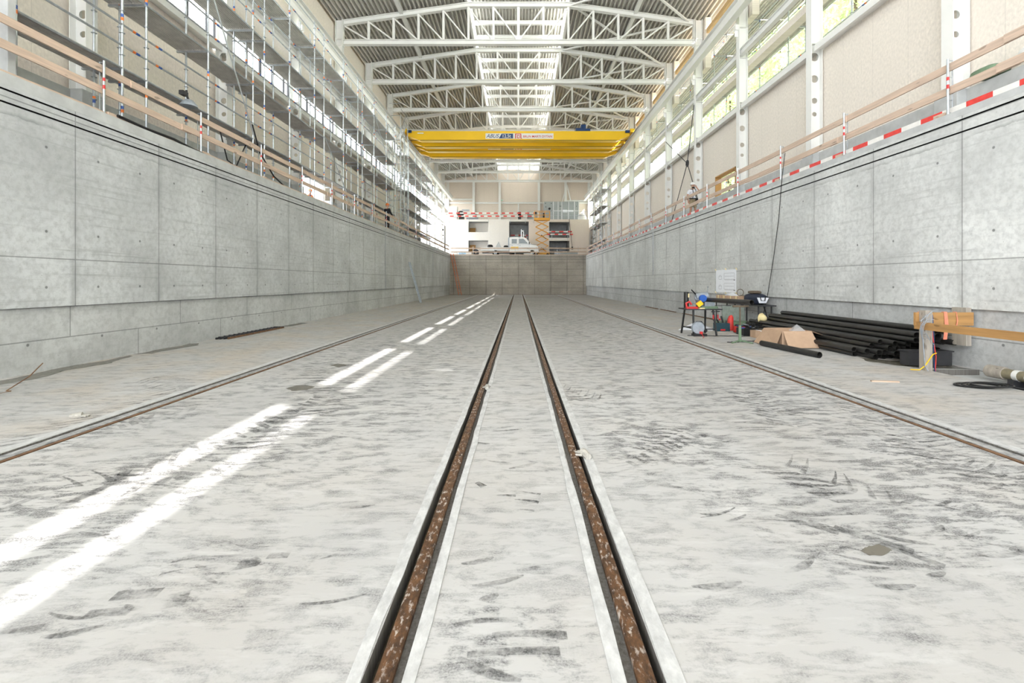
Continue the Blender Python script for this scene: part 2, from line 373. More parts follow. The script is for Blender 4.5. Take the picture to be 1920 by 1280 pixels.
# ------------------------------------------------------------------ the pit
YN, YB = -16.0, 57.9
f = MB()
def fl(x0, x1, y0=YN, y1=YB, z=0, mi=0): f.add([(x0,y0,z),(x1,y0,z),(x1,y1,z),(x0,y1,z)], [(0,1,2,3)], mi)
def slot(x0, x1, zl, zm, xm, zr, mi1, mi2):
    for a, b, c in ((x0,0,zl),(xm,zl,zm),(x1,zr,0)): f.add([(a,YN,b),(a,YB,b),(a,YB,c),(a,YN,c)], [(0,1,2,3)], 1)
    fl(x0, xm, z=zl, mi=mi1); fl(xm, x1, z=zr, mi=mi2)
fl(-8.6,-4.82); slot(-4.82,-4.56,-.03,-.04,-4.70,-.04,1,2)
fl(-4.56,-.63); slot(-.63,-.466,-.11,-.035,-.55,-.035,2,1)
fl(-.466,.434); slot(.434,.59,-.035,-.11,.52,-.11,1,2)
fl(.59,4.42); slot(4.42,4.68,-.04,-.03,4.56,-.03,2,1)
fl(4.68,7.42); fl(7.42,8.5,8.55,YB)
fl(7.42,8.5,YN,8.55,-.75,2)
f.add([(7.42,YN,0),(7.42,8.55,0),(7.42,8.55,-.75),(7.42,YN,-.75)], [(0,1,2,3)], 1)
f.add([(7.42,8.55,0),(8.5,8.55,0),(8.5,8.55,-.75),(7.42,8.55,-.75)], [(0,1,2,3)], 1)
floor = struct(f.build('floor', [M['floor'], M['trough'], M['troughd']]))
def kerb(x0, x1):
    m = MB(); ys = [YN]+[YN+.35*i for i in range(1,212)]+[YB]; n = len(ys)
    L = [(x0+R.uniform(-.008,.008), x1+R.uniform(-.008,.008), .004+R.uniform(0,.005)) for _ in ys]
    vs = []; fs = []
    for y, (a, b, z) in zip(ys, L): vs += [(a,y,0),(a,y,z),(b,y,z),(b,y,0)]
    for i in range(n-1):
        for j in range(3): fs.append((i*4+j, i*4+j+1, i*4+5+j, i*4+4+j))
    m.add(vs, fs); m.build('kerb_strip', M['kerb'], floor)
for a, b in ((-.695,-.632),(-.464,-.41),(.378,.432),(.592,.665),(-4.95,-4.83),(4.70,4.80)): kerb(a, b)

def pitwall(sx, xl, xu, zs, zg1, zg2, ztop, mats, name):
    m = MB()
    def seg(a, b, mi): m.add([(sx*a[0],YN,a[1]),(sx*b[0],YN,b[1]),(sx*b[0],YB+.3,b[1]),(sx*a[0],YB+.3,a[1])], [(0,1,2,3)], mi)
    P = [((xl,-.8),0),((xl,zs),0),((xu,zs),1),((xu,zg1-.016),1),((xu+.05,zg1-.016),2),((xu+.05,zg1+.016),2),((xu,zg1+.016),2),
         ((xu,zg2-.016),1),((xu+.05,zg2-.016),2),((xu+.05,zg2+.016),2),((xu,zg2+.016),2),((xu,zg2+.075),1),((xu+.012,zg2+.085),3),((xu+.012,ztop),3),((xu+.42,ztop),3),((xu+.42,4.3),3)]
    for (a, _), (b, mi) in zip(P, P[1:]): seg(a, b, mi)
    return struct(m.build(name, mats))
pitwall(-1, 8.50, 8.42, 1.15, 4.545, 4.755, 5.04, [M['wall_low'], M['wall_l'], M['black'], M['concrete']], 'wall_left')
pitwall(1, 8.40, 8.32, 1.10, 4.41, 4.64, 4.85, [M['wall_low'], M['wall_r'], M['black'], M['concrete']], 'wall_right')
m = MB()
m.box(-8.6,8.5,YB,YB+.5,-.1,4.38); m.box(-8.6,8.5,YB+.05,YB+.5,4.38,4.41,1); m.box(-8.6,8.5,YB,YB+.5,4.41,4.62); m.box(-8.6,8.5,YB+.05,YB+.5,4.62,4.65,1); m.box(-8.6,8.5,YB,YB+.5,4.65,4.9)
struct(m.build('wall_back', [M['wall_b'], M['black']]))
def chan(n, sx, x, y, z0, z1):         # vertical stop-log channel cast into the wall
    m = MB(); m.box(sx*x-.012,sx*x+.012,y-.09,y-.03,z0,z1); m.box(sx*x-.012,sx*x+.012,y+.03,y+.09,z0,z1); m.box(sx*x-.006,sx*x+.006,y-.03,y+.03,z0,z1,1)
    struct(m.build('trim_%d' % n, [M['galv'], M['black']]))
chan(1, -1, 8.42, 29.7, 1.15, 4.76); chan(2, -1, 8.42, 46.3, 2.6, 4.76); chan(3, 1, 8.32, 29.0, 2.0, 4.66); chan(4, 1, 8.32, 46.6, 1.1, 4.6)

# walkways, rear deck, outside ground
m = MB().box(-11.2,-8.8,YN,74,4.6,4.93); struct(m.build('floor_walkway_left', M['concrete']))
m = MB().box(8.7,11.2,YN,74,4.5,4.79); struct(m.build('floor_walkway_right', M['concrete']))
m = MB().box(-8.8,8.7,YB+.4,74,4.5,4.85); struct(m.build('floor_rear_deck', M['concrete']))
m = MB(); m.box(-70,-11.2,-40,110,4.2,4.7); m.box(11.2,70,-40,110,4.2,4.7); m.box(-11.2,11.2,74,110,4.2,4.7)
struct(m.build('ground', M['ground']))

# ------------------------------------------------------------------ hall walls
YK = lambda k: 10.9+5.2*k
def hallwall(sx, ks, bands, special, name):
    m = MB()
    for k in ks:
        y0, y1 = YK(k), YK(k+1)
        a, b = sorted((sx*10.38, sx*10.72))
        for z0, z1, ya, yb in special.get(k, [(z0, z1, y0, y1) for z0, z1 in bands]):
            m.box(a, b, y0 if ya is None else ya, y1 if yb is None else yb, z0, z1)
    return struct(m.build(name, M['osb']))
rb = [(4.8,9.5),(11.32,11.6)]
hallwall(1, range(-5,11), rb, {2: [(4.8,5.9,None,None),(5.9,7.1,None,22.4),(5.9,7.1,24.7,None),(7.1,9.5,None,None),(11.32,11.6,None,None)]}, 'wall_right_upper')
m = MB()
for k in range(-5,7): m.box(10.40,10.72,YK(k)-.42,YK(k)+.42,13.5,16.3)
m.box(10.40,10.72,YK(7)-.42,YK(11),13.5,16.3)
struct(m.build('wall_right_sun_stops', M['osb']))  # piers and closed far bays added to stop sun and gap the strips
lb = [(4.9,9.5),(11.25,12.05),(13.55,16.1)]
hallwall(-1, range(-3,11), lb, {2: [(4.9,6.9,None,21.7),(4.9,6.9,25.2,None),(6.9,9.5,None,None),(11.25,12.05,None,None),(13.55,16.1,None,None)],
    7: [(11.4,12.05,None,None),(13.55,16.1,None,None)], 8: [(11.4,12.05,None,None),(13.55,16.1,None,None)], 9: [(11.4,12.05,None,None),(13.55,16.1,None,None)]}, 'wall_left_upper')
for sx, zf, nm in ((1,4.79,'right'),(-1,4.93,'left')):
    m = MB(); a, b = sorted((sx*10.12, sx*10.38))
    for k in range(-3,10):
        if sx < 0 and k in (2,7,8,9):
            if k == 2: m.box(a,b,25.2,YK(3),zf,5.95)
            continue
        m.box(a, b, YK(k), YK(k+1), zf, 5.95)
    struct(m.build('baseboard_'+nm, M['concrete']))
tn = 5
for sx in (1,-1):
    for k in range(-2,10):
        y0, y1 = YK(k)+.2, YK(k+1)-.2
        m = MB(); s_ = sx
        pr = [(s_*10.02,9.40),(s_*10.02,9.60),(s_*10.06,9.645),(s_*10.75,9.66),(s_*10.75,9.50),(s_*10.38,9.50),(s_*10.1,9.46),(s_*10.1,9.40)]
        m.prism(pr, 'Y', y0-.12, y1); struct(m.build('trim_%d' % tn, M['white_steel'])); tn += 1
        m = MB().ibeam((sx*10.06,YK(k)+.02,11.93), (sx*10.06,YK(k+1)-.02,11.93), .2, .3, .03, .02); struct(m.build('trim_%d' % tn, M['white_steel'])); tn += 1

# windows of the left side: frames with mullions and panes
def window_mesh(z0, z1):
    m = MB(); y0, y1 = .2, 5.0
    for z in (z0+.03, z1-.03): m.bar((0,y0,z),(0,y1,z),.07,.06)
    n = 5
    for i in range(n+1):
        y = y0+(y1-y0)*i/n; m.bar((0,y,z0),(0,y,z1),.07,.09 if 0 < i < n else .06, (0,1,0))
    return m
wn = 1; proto = {}
for k in range(-1,10):
    for z0, z1 in ((9.66,11.25),(12.05,13.55)):
        if k in (7,8,9) and z0 < 10: continue
        if (z0 in proto): o = dup(proto[z0], (-10.56, YK(k), 0)); o.name = 'window_%d' % wn
        else:
            o = struct(window_mesh(z0, z1).build('window_%d' % wn, M['dark'])); o.location = (-10.56, YK(k), 0); proto[z0] = o
            MB().box(-.006,.006,.25,4.95,z0+.05,z1-.05).build('window_pane', M['glass'], o)
        wn += 1
# side window low in the right wall
m = MB()
for z in (5.95,7.07): m.bar((0,22.4,z),(0,24.7,z),.3,.06)
for y in (22.43,24.67): m.bar((0,y,5.95),(0,y,7.1),.3,.06,(0,1,0))
o = struct(m.build('window_%d' % wn, M['brown'])); o.location.x = 10.5

# ------------------------------------------------------------------ roof
def zr(x): return 16.42+(9.9-abs(x))*.1425
def deckprof(x0, x1, zf, pitch=.24, dep=.2):
    pr = []; n = int(round((x1-x0)/pitch)); p = (x1-x0)/n
    for i in range(n):
        x = x0+i*p
        for u, h in ((0,0),(.26,0),(.36,1),(.90,1)): pr.append((x+u*p, zf(x+u*p)+h*dep))
    pr.append((x1, zf(x1))); return pr
m = MB(); m.sheet(deckprof(-10.9,-2.95,zr), YN, 68.4)
struct(m.build('ceiling_left', M['roof']))
m = MB(); m.sheet(deckprof(2.95,10.9,zr), YN, 68.4)
struct(m.build('ceiling_right', M['roof']))
zl = 18.75
m = MB(); m.sheet(deckprof(-3.1,3.1,lambda x: zl,.21,.11), YN, 68.4)
struct(m.build('ceiling_lantern', M['roof']))
m = MB()
for sx in (1,-1):
    a, b = sorted((sx*2.88,sx*3.02)); m.box(a,b,YN,68.4,17.36,17.78); m.box(a,b,YN,68.4,18.6,18.76)
    for k in range(-5,12):
        for dy in (0,2.6): m.box(a,b,YK(k)+dy-.05,YK(k)+dy+.05,17.78,18.6)
struct(m.build('trim_%d' % tn, M['white_steel'])); tn += 1
m = MB()
for k in range(-1,11):
    m.ibeam((-2.95,YK(k)+.9,18.58),(2.95,YK(k)+.9,18.58),.18,.24,.02,.015); m.ibeam((-2.95,YK(k)+4.3,18.58),(2.95,YK(k)+4.3,18.58),.18,.24,.02,.015)
struct(m.build('trim_%d' % tn, M['white_steel'])); tn += 1
for i, sx in enumerate((1,-1)):
    wn += 1; m = MB(); a, b = sorted((sx*2.94,sx*2.955)); m.box(a,b,YN,68.4,17.76,18.62); struct(m.build('window_%d' % wn, M['poly']))
m = MB()
for sx in (1,-1): m.sheet([(sx*10.9,zr(10.9)+.3),(sx*3.05,zr(3.05)+.3)], YN, 68.4)
m.sheet([(-3.2,zl+.3),(3.2,zl+.3)], YN, 68.4)
struct(m.build('ceiling_bounce_skin', M['bounce_membrane']))  # unseen white skin added to bounce sun up into the lantern
# purlins, eave timbers
for sx in (1,-1):
    m = MB().ibeam((sx*6.6,YN,zr(6.6)-.10),(sx*6.6,68,zr(6.6)-.10),.2,.2,.02,.015); struct(m.build('trim_%d' % tn, M['white_steel'])); tn += 1
m = MB().box(-10.72,-10.42,YN,68.2,15.84,16.18); struct(m.build('trim_%d' % tn, M['glulam'])); tn += 1
m = MB().box(10.45,10.7,YN,68.2,15.41,15.67); struct(m.build('trim_%d' % tn, M['glulam'])); tn += 1
# columns of the bays behind the camera (right side), only their shade falls in the picture
m = MB()
for k in range(-5,0):
    for x in (9.97,10.33): m.box(x-.015,x+.015,YK(k)-.15,YK(k)+.15,5.9,16.3)
    m.box(9.98,10.32,YK(k)-.01,YK(k)+.01,5.9,16.3)
struct(m.build('trim_%d' % tn, M['white_steel'])); tn += 1

# ------------------------------------------------------------------ steel columns
ORD = ['nearest','second','third','fourth','fifth','sixth','seventh','eighth','ninth','tenth','eleventh','twelfth','thirteenth','fourteenth','fifteenth','sixteenth','seventeenth','eighteenth','nineteenth','twentieth']
def column_proto():
    root = empty('steel_column', 'x', 'column')
    m = MB(); tf = .022
    for x in (-.195+tf/2, .195-tf/2): m.box(x-tf/2,x+tf/2,-.15,.15,5.97,16.35)
    holes = [(9.30,.145),(8.55,.13),(7.80,.10),(7.34,.075)]
    zc = 5.97; X0, X1 = -.195+tf, .195-tf
    def plate(z0, z1): m.box(X0,X1,-.007,.007,z0,z1)
    for z, r in sorted(holes):
        s_ = .165; plate(zc, z-s_)
        N = 24; inn = [(r*math.cos(2*PI*i/N), z+r*math.sin(2*PI*i/N)) for i in range(N)]
        out = []
        for i in range(N):
            c, s2 = math.cos(2*PI*i/N), math.sin(2*PI*i/N); q = 1/max(abs(c)/X1, abs(s2)/s_); out.append((c*q, z+s2*q))
        for y in (-.007,.007):
            m.add([(a,y,b) for a,b in inn+out], [(i,(i+1)%N,N+(i+1)%N,N+i) for i in range(N)])
        m.add([(a,y,b) for y in (-.007,.007) for a,b in inn], [(i,(i+1)%N,N+(i+1)%N,N+i) for i in range(N)])
        zc = z+s_
    plate(zc, 16.35)
    for z in (9.7, 11.72, 13.1, 14.9, 15.25): m.box(X0,X1,-.14,.14,z-.01,z+.01)
    m.build('shaft', M['white_steel'], root)
    b = MB(); b.box(-.34,-.195,-.1,.1,12.98,13.22); b.box(-.34,-.195,-.008,.008,12.7,12.98); b.build('crane_bracket', M['white_steel'], root)
    q = MB(); q.box(-.24,.24,-.3,.3,4.8,5.97); bevel(q.build('plinth', M['concrete'], root), .015)
    return root
cp = column_proto()
for i, k in enumerate(range(0,11)):
    lab = 'white steel column with round holes, %s along the right wall from the camera' % ORD[i]
    o = cp if i == 0 else dup(cp); o.location = (10.15, YK(k), 0); o['label'] = lab; o['group'] = 'columns of the right wall'
for i, k in enumerate(range(0,11)):
    o = dup(cp, (-10.10, YK(k), 0), 'white steel column with round holes, %s along the left wall behind the scaffold' % ORD[i], rotz=PI)
    o['group'] = 'columns of the left wall'
    for ch in o.children: ch.location.z = .0

# ------------------------------------------------------------------ trusses
def truss_proto():
    root = empty('roof_truss', 'x', 'truss')
    HW = 9.86; P = HW/7
    def zt(x): return 16.22+(HW-min(max(abs(x),2*P),HW))*.143
    MB().ibeam((-HW,0,15.09),(HW,0,15.09),.26,.27,.03,.02).build('bottom_chord', M['white_steel'], root)
    m = MB(); a = 2*P
    for sx in (1,-1): m.ibeam((sx*HW,0,zt(HW)-.02),(sx*a,0,zt(a)-.02),.24,.26,.03,.02)
    m.ibeam((-a,0,zt(a)-.02),(a,0,zt(a)-.02),.24,.26,.03,.02); m.build('top_chord', M['white_steel'], root)
    for i in range(-6,7):
        x = i*P; MB().ibeam((x,0,15.2),(x,0,zt(x)-.13),.12 if i else .16,.12,.014,.01,(0,1,0)).build('post', M['white_steel'], root)
    for i in range(-7,7):
        x0, x1 = (i*P, (i+1)*P)
        if i < 0: p, q = (x0+.05,0,zt(x0)-.2), (x1-.08,0,15.26)
        else: p, q = (x1-.05,0,zt(x1)-.2), (x0+.08,0,15.26)
        MB().bar(p, q, .07, .08, (0,1,0)).build('diagonal', M['white_steel'], root)
    for sx in (1,-1): MB().box(sx*9.88-.015,sx*9.88+.015,-.14,.14,14.85,16.36).prism([(sx*9.9,15.25),(sx*9.9,16.2),(sx*10.3,16.2)],'Y',-.012,.012).build('end_plate', M['white_steel'], root)
    return root
tp = truss_proto()
for i, k in enumerate(range(3,11)):
    o = tp if i == 0 else dup(tp); o.location = (0, YK(k), 0); o['group'] = 'roof trusses across the hall'
    o['label'] = 'white steel lattice roof truss spanning the hall, %s from the camera' % ORD[i]
# wind bracing under the right roof slope
for i, k in enumerate(range(2,10)):
    r = empty('wind_brace', 'crossed white steel bars under the right roof slope, %s bay from the camera' % ORD[i], 'bracing', group='roof bracing on the right')
    for a, b in ((0,1),(1,0)):
        MB().bar((9.6,YK(k+a),zr(9.6)-.18),(3.0,YK(k+b),zr(3.0)-.18),.10,.09).build('brace_bar', M['white_steel'], r)

# ------------------------------------------------------------------ crane runways and cranes
for sx, nm in ((1,'right'),(-1,'left')):
    r = empty('crane_runway', 'long white crane runway beam bracketed to the columns of the %s wall' % nm, 'beam')
    MB().ibeam((sx*9.52,-10,13.52),(sx*9.52,67.6,13.52),.30,.58,.03,.02).build('runway_beam', M['white_steel'], r)
    MB().box(sx*9.52-.03,sx*9.52+.03,-10,67.6,13.81,13.86).build('crane_rail', M['tool'], r)
def text(body, size, mat, parent, loc, shear=0, off=0, sx=1):
    c = bpy.data.curves.new('lettering', 'FONT'); c.body = body; c.size = size; c.shear = shear; c.offset = off; c.extrude = .004
    c.materials.append(mat); tmp = bpy.data.objects.new('lettering', c); COL.objects.link(tmp); bpy.context.view_layer.update()
    me = bpy.data.meshes.new_from_object(tmp.evaluated_get(bpy.context.evaluated_depsgraph_get())); bpy.data.objects.remove(tmp); bpy.data.curves.remove(c)
    o = bpy.data.objects.new('lettering', me); COL.objects.link(o); o.parent = parent
    o.location = loc; o.rotation_euler = (PI/2,0,0); o.scale.x = sx; return o
def crane(y1, y2, label, first):
    r = empty('overhead_crane', label, 'crane', group='yellow overhead cranes')
    for y in (y1, y2):
        g = MB(); pr = [(-9.2,14.06),(-9.2,13.66),(-8.85,13.55),(-8.05,13.24),(8.1,13.24),(8.9,13.55),(9.2,13.66),(9.2,14.06)]
        g.prism(pr, 'Y', y-.16, y+.16)
        go = g.build('girder', M['yellow'], r)
        h = MB(); fl_ = [(-9.2,13.66),(-8.85,13.55),(-8.05,13.24),(8.1,13.24),(8.9,13.55),(9.2,13.66)]
        for a, b in zip(fl_, fl_[1:]): h.bar((a[0],y,a[1]),(b[0],y,b[1]),.5,.025)
        h.build('bottom_flange', M['yellow'], go)
        MB().tube([(-9,y-.19,13.30),(9,y-.19,13.30)], .02, 6).build('cable_track', M['dark'], go)
    for sx in (1,-1):
        m = MB(); m.box(sx*9.36-.17,sx*9.36+.17,y1-.5,y2+.5,13.88,14.16); e = m.build('end_carriage', M['yellow'], r)
        for y in (y1-.25, y2+.25): MB().lathe([(0,-.05),(.13,-.05),(.13,.05),(0,.05)], (sx*9.52,y,13.97), 14, 'X').build('wheel', M['dark'], e)
        MB().box(sx*9.05-.22,sx*9.05+.22,y1-.3,y1-.165,13.9,14.1).build('drive_motor', M['navy'], r)
    ys = y1-.165
    s1 = MB().box(-2.72,-.42,ys-.015,ys,13.42,13.87).build('load_sign', M['whiteplastic'], r)
    MB().prism([(-1.62,13.45),(-1.38,13.84),(-.44,13.84),(-.44,13.45)], 'Y', ys-.022, ys-.012).build('sign_panel', M['navy'], s1)
    text('ABUS', .44, M['navy'], s1, (-2.66,ys-.024,13.50), .35, .003, .95); text('12,5t', .40, M['whiteplastic'], s1, (-1.36,ys-.03,13.51), 0, .003, .9)
    s2 = MB().box(-.42,2.9,ys-.015,ys,13.42,13.87).build('company_sign', M['whiteplastic'], r)
    q = MB()
    for x0, x1, z0, z1 in ((-.28,.22,13.79,13.85),(-.28,-.20,13.44,13.85),(.16,.24,13.46,13.79),(-.12,.10,13.68,13.73),(-.12,-.06,13.46,13.73),(.05,.10,13.5,13.7),(-.12,.1,13.46,13.51),(.2,.3,13.43,13.48)): q.box(x0,x1,ys-.022,ys-.012,z0,z1)
    q.build('logo', M['red'], s2)
    text('BRUN MARTI DYTAN', .26, M['red'], s2, (.38,ys-.024,13.52), 0, .0015, .98)
    if first:
        MB().box(-8.35,-7.85,ys-.012,ys,13.84,13.93).build('type_plate', M['whiteplastic'], r)
        h = MB(); h.box(4.75,5.95,y1-.15,y2+.1,14.06,14.28); h.box(5.2,5.6,y1-.1,y1+.4,14.28,14.62); h.box(4.75,5.4,y1-.1,y1+.6,14.28,14.34)
        h.build('hoist_trolley', M['navy'], r)
    return r
crane(39.0, 40.85, 'yellow overhead crane nearer the camera, blue hoist on top, both signs fully readable', True)
crane(42.2, 44.2, 'yellow overhead crane parked right behind the other, signs half hidden', False)

# ------------------------------------------------------------------ scaffolds
def scaffold(name, label, xf, xr, ys, zb, levels, top, mats, braces=(), rail=True, deckskip=(), toe=False, wide={}, inner=0):
    r = empty(name, label, 'scaffold'); sg = 1 if xf > xr else -1
    def pole(x, y):
        m = MB(); z = zb
        m.box(x-.07,x+.07,y-.07,y+.07,zb,zb+.012,0); m.tube([(x,y,zb),(x,y,top)], .026, 8)
        for i in range(int((top-zb)/.5)): m.lathe([(.026,0),(.058,.003),(.058,.01),(.026,.012)], (x,y,zb+.3+.5*i), 8)
        zz = zb+R.uniform(.3,1.6)
        while zz < top-.4:
            c = R.choice((1,2)); m.tube([(x,y,zz),(x,y,zz+.07)], .0285, 8, mi=c); m.tube([(x,y,zz+.08),(x,y,zz+.15)], .0285, 8, mi=3-c); zz += R.uniform(1.8,2.4)
        m.build('standard', [M['galv'],M['orange'],M['blue']], r)
    for y in ys: pole(xf, y); pole(xr, y)
    for li, z in enumerate(levels):
        for y in ys: MB().bar((xf,y,z-.075),(xr-inner*(1 if xr < xf else 0),y,z-.075),.05,.05).build('transom', M['galv'], r)
        for i, (ya, yb) in enumerate(zip(ys, ys[1:])):
            if (li, i) in deckskip: continue
            a, b = min(xf,xr)+.035-inner, max(wide.get(li,xf),xf,xr)-.035; pr = []
            n = 8 if b-a < .8 else 12
            for j in range(n):
                x = a+(b-a)*j/n; q = (b-a)/n
                pr += [(x,z-.05),(x+q*.16,z-.05),(x+q*.26,z),(x+q*.88,z)]
            pr.append((b,z-.05))
            m = MB(); m.sheet(pr, ya+.03, yb-.03); m.box(a,b,ya+.03,ya+.045,z-.055,z); m.box(a,b,yb-.045,yb-.03,z-.055,z)
            if toe: m.box(xf-.02,xf+.02,ya,yb,z,z+.15)
            m.build('deck', mats, r)
            MB().tube([(xf,ya,z-.06),(xf,yb,z-.06)], .024, 6).build('ledger', M['galv'], r)
            if rail:
                for h, nm in ((.46,'knee_rail'),(.93,'hand_rail')):
                    m = MB(); m.tube([(xf,ya,z+h),(xf,yb,z+h)], .024, 6)
                    for y in (ya+.28,): m.tube([(xf,y,z+h),(xf,y+.08,z+h)], .0265, 6, mi=1); m.tube([(xf,y+.09,z+h),(xf,y+.2,z+h)], .0265, 6, mi=2)
                    m.build(nm, [M['galv'],M['orange'],M['blue']], r)
    for (y0,z0,y1,z1) in braces: MB().tube([(xf+.04*sg,y0,z0),(xf+.04*sg,y1,z1)], .024, 6).build('diagonal_brace', M['galv'], r)
    return r
LV = [6.5,8.33,10.17,12.0]
SY = [6.14,8.38,10.64,11.33,13.59,15.88,16.59,18.42,20.67,21.68,24.08,26.25,26.98,29.2,31.9,34.2]
scaffold('wall_scaffold', 'long galvanised tube scaffold with four steel decks standing along the left wall', -8.98, -9.62, SY, 4.93, LV, 13.05, M['galvdeck'], inner=.27,
    braces=[(13.59,10.2,15.88,6.5),(24.08,6.5,21.68,8.3),(26.25,5.0,24.08,6.5),(31.9,10.1,29.2,12.0)])
SY2 = [38.4+2.57*i for i in range(5)]
scaffold('wall_scaffold', 'shorter tube scaffold with five decks on the left walkway beyond the stair tower', -8.98, -9.62, SY2, 4.93, [6.1,7.6,9.1,10.6,12.0], 13.05, M['galvdeck'], inner=.27,
    braces=[(38.4,6.1,41,7.6),(43.5,9.1,46,10.6)])
# stair tower
r = empty('stair_tower', 'galvanised scaffold stair tower with zigzag flights on the left walkway', 'scaffold')
for y in (34.9,36.0,37.1):
    for x in (-8.75,-9.6): MB().tube([(x,y,4.93),(x,y,14.0)], .026, 6).build('standard', M['galv'], r)
zz = 4.95; up = True; n = 0
while zz < 13:
    y0, y1 = (35.0,37.0) if up else (37.0,35.0)
    m = MB()
    for x in (-8.8,-9.1): m.bar((x,y0,zz),(x,y1,zz+1.8),.03,.12)
    for i in range(9): m.box(-9.1,-8.8,y0+(y1-y0)*(i+.5)/9-.1,y0+(y1-y0)*(i+.5)/9+.1,zz+.2*i+.09,zz+.2*i+.12)
    fo = m.build('stair_flight', M['alu'], r)
    MB().tube([(-8.74,y0,zz+.95),(-8.74,y1,zz+2.75)], .02, 6).build('handrail', M['galv'], fo)
    MB().tube([(-8.74,34.9,zz+1.8),(-8.74,37.1,zz+1.8)], .02, 6).tube([(-8.74,34.9,zz+2.3),(-8.74,37.1,zz+2.3)], .02, 6).tube([(-8.74,34.9,zz+1.8),(-9.6,34.9,zz+1.8)], .02, 6).tube([(-8.74,34.9,zz+2.7),(-9.6,34.9,zz+2.7)], .02, 6).build('ledger', M['galv'], r)
    zz += 1.8; up = not up
# far right working tower
scaffold('access_tower', 'dense scaffold tower with grey decks at the far right beside the pale inner building', 8.85, 9.7, [50.2,52.8,55.4,58.0], 4.79, [6.2,8.0,9.8,11.6], 13.4, M['galvdeck'],
    braces=[(50.2,4.9,52.8,6.2),(55.4,6.2,52.8,8.0),(55.4,8.0,58,9.8),(52.8,9.8,50.2,11.6)])
m = MB().bar((8.8,54.5,11.2),(8.75,54,8.4),.25,.03); tag(m.build('plastic_sheet', M['sack']), 'white plastic sheet hanging from the far right scaffold tower', 'sheet')
# outside, along the right facade; upper decks shaped to block sun beside the strips
scaffold('outside_scaffold', 'tube scaffold with wide decks standing outside the right hall wall', 11.75, 11.05, [-10+3.65*i for i in range(21)], 4.7, [8.1,10.1,12.1,14.4,15.6], 16.7, M['galvdeck'], wide={4:12.4,3:13.0})

# ------------------------------------------------------------------ edge railings
def railing(label, x, sx, ys, z0, y0, y1, toe, seed):
    q = random.Random(seed); r = empty('edge_railing', label, 'railing')
    for y in ys:
        m = MB(); m.tube([(x,y,z0-.02),(x,y,z0+1.1)], .022, 8)
        m.tube([(x,y,z0+.52),(x,y,z0+.60)], .0235, 8, mi=1); m.tube([(x,y,z0+.68),(x,y,z0+.75)], .0235, 8, mi=1)
        m.tube([(x+sx*.09,y,z0),(x+sx*.09,y,z0+1.08)], .012, 6)
        for h in (.05,.3,.5,.75,1.07): m.bar((x,y,z0+h),(x+sx*.09,y,z0+h),.012,.012)
        m.build('post', [M['galv'],M['red']], r)
        b = MB().box(x+sx*.02-.04,x+sx*.02+.06,y+.06,y+.3,z0,z0+.08); b.build('wedge_block', M['timber'], r)
    for h, d in ((.42,.02),(.86,.02)):
        a = y0-q.uniform(0,2); fl2 = False
        while a < y1:
            b = min(a+q.uniform(4.2,5.2), y1); xx = x+sx*(.03+(.03 if fl2 else 0)); dz = .015 if fl2 else 0
            m = MB().bar((xx,a,z0+h+.075+dz+q.uniform(-.015,.015)),(xx,b,z0+h+.075+dz+q.uniform(-.02,.02)),.03,.15)
            m.build('guard_board', M['timber'], r); a = b-.35 if b < y1 else y1; fl2 = not fl2
    if toe:
        a = y0
        while a < y1:
            b = min(a+4, y1); m = MB(); i = 0; c = a; dx = q.uniform(0,.02)
            while c < b-.01:
                e = min(c+(.5 if c > a else q.uniform(.2,.5)), b); m.box(x+sx*(.05+dx),x+sx*(.075+dx),c,e,z0+.01,z0+.15,i % 2); c = e; i += 1
            m.build('toe_board', [M['whitetape'],M['redtape']], r); a = b-.1 if b < y1 else y1
    else:
        m = MB().box(x+sx*.0-.012,x+.012,y0,y1,z0,z0+.06); m.build('toe_board', M['timber'], r)
    return r
railing('two-board timber edge railing with red-white toe boards along the right pit wall', 8.40, 1, [6.25+2.93*i for i in range(18)], 4.85, 4.0, 57.5, True, 3)
railing('two-board timber edge railing on tube posts along the left pit wall', -8.52, -1, [6.7+2.95*i for i in range(18)], 5.04, 4.0, 57.8, False, 5)
r = empty('edge_railing', 'two-board timber railing across the far end of the pit', 'railing')
for x in (-8.2,-5.6,-3.0,-.4,2.2,4.8,7.4): MB().tube([(x,58.1,4.85),(x,58.1,5.95)], .024, 6).build('post', M['galv'], r)
for z in (5.28,5.74): 
    for a, b in ((-8.4,-3.6),(-3.7,1.2),(1.1,5.3),(5.2,8.4)): MB().bar((a,58.08,z+R.uniform(-.02,.02)),(b,58.08,z+R.uniform(-.02,.02)),.03,.13).build('guard_board', M['timberx'], r)
MB().box(-8.4,8.4,58.0,58.03,4.88,4.98).build('toe_board', M['timberx'], r)

# ------------------------------------------------------------------ inner building and end wall at the far end
FY = 62.5
m = MB()
def fac(x0, x1, z0, z1, mi=0): m.box(x0,x1,FY,FY+.2,z0,z1,mi)
fac(-9.7,-6.65,4.85,9.9); fac(-6.65,-4.03,9.63,9.9); fac(-6.65,-4.03,7.1,8.2); fac(-6.65,-4.03,4.85,5.3); fac(-4.03,-1.23,4.85,9.9); fac(-1.23,1.37,9.63,9.9)
fac(1.37,4.1,4.85,9.9,1); fac(4.1,6.8,9.55,9.9,1); fac(4.1,6.8,7.05,7.45); fac(6.8,9.4,4.85,9.9,1)
struct(m.build('wall_inner_building', [M['panel_lit'], M['osbx']]))
m = MB()
m.box(-9.7,9.4,FY+.2,68,9.62,9.9)
for x in (-6.7,-4.0,-1.28,1.38,4.05,6.8): m.box(x,x+.05,FY+.2,66.5,4.85,9.62)
m.box(-1.23,9.4,66.4,66.5,4.85,9.62); m.box(4.1,6.8,FY+.2,66.4,7.15,7.4); m.box(-6.65,-4.03,FY+.2,66.4,7.1,7.4)
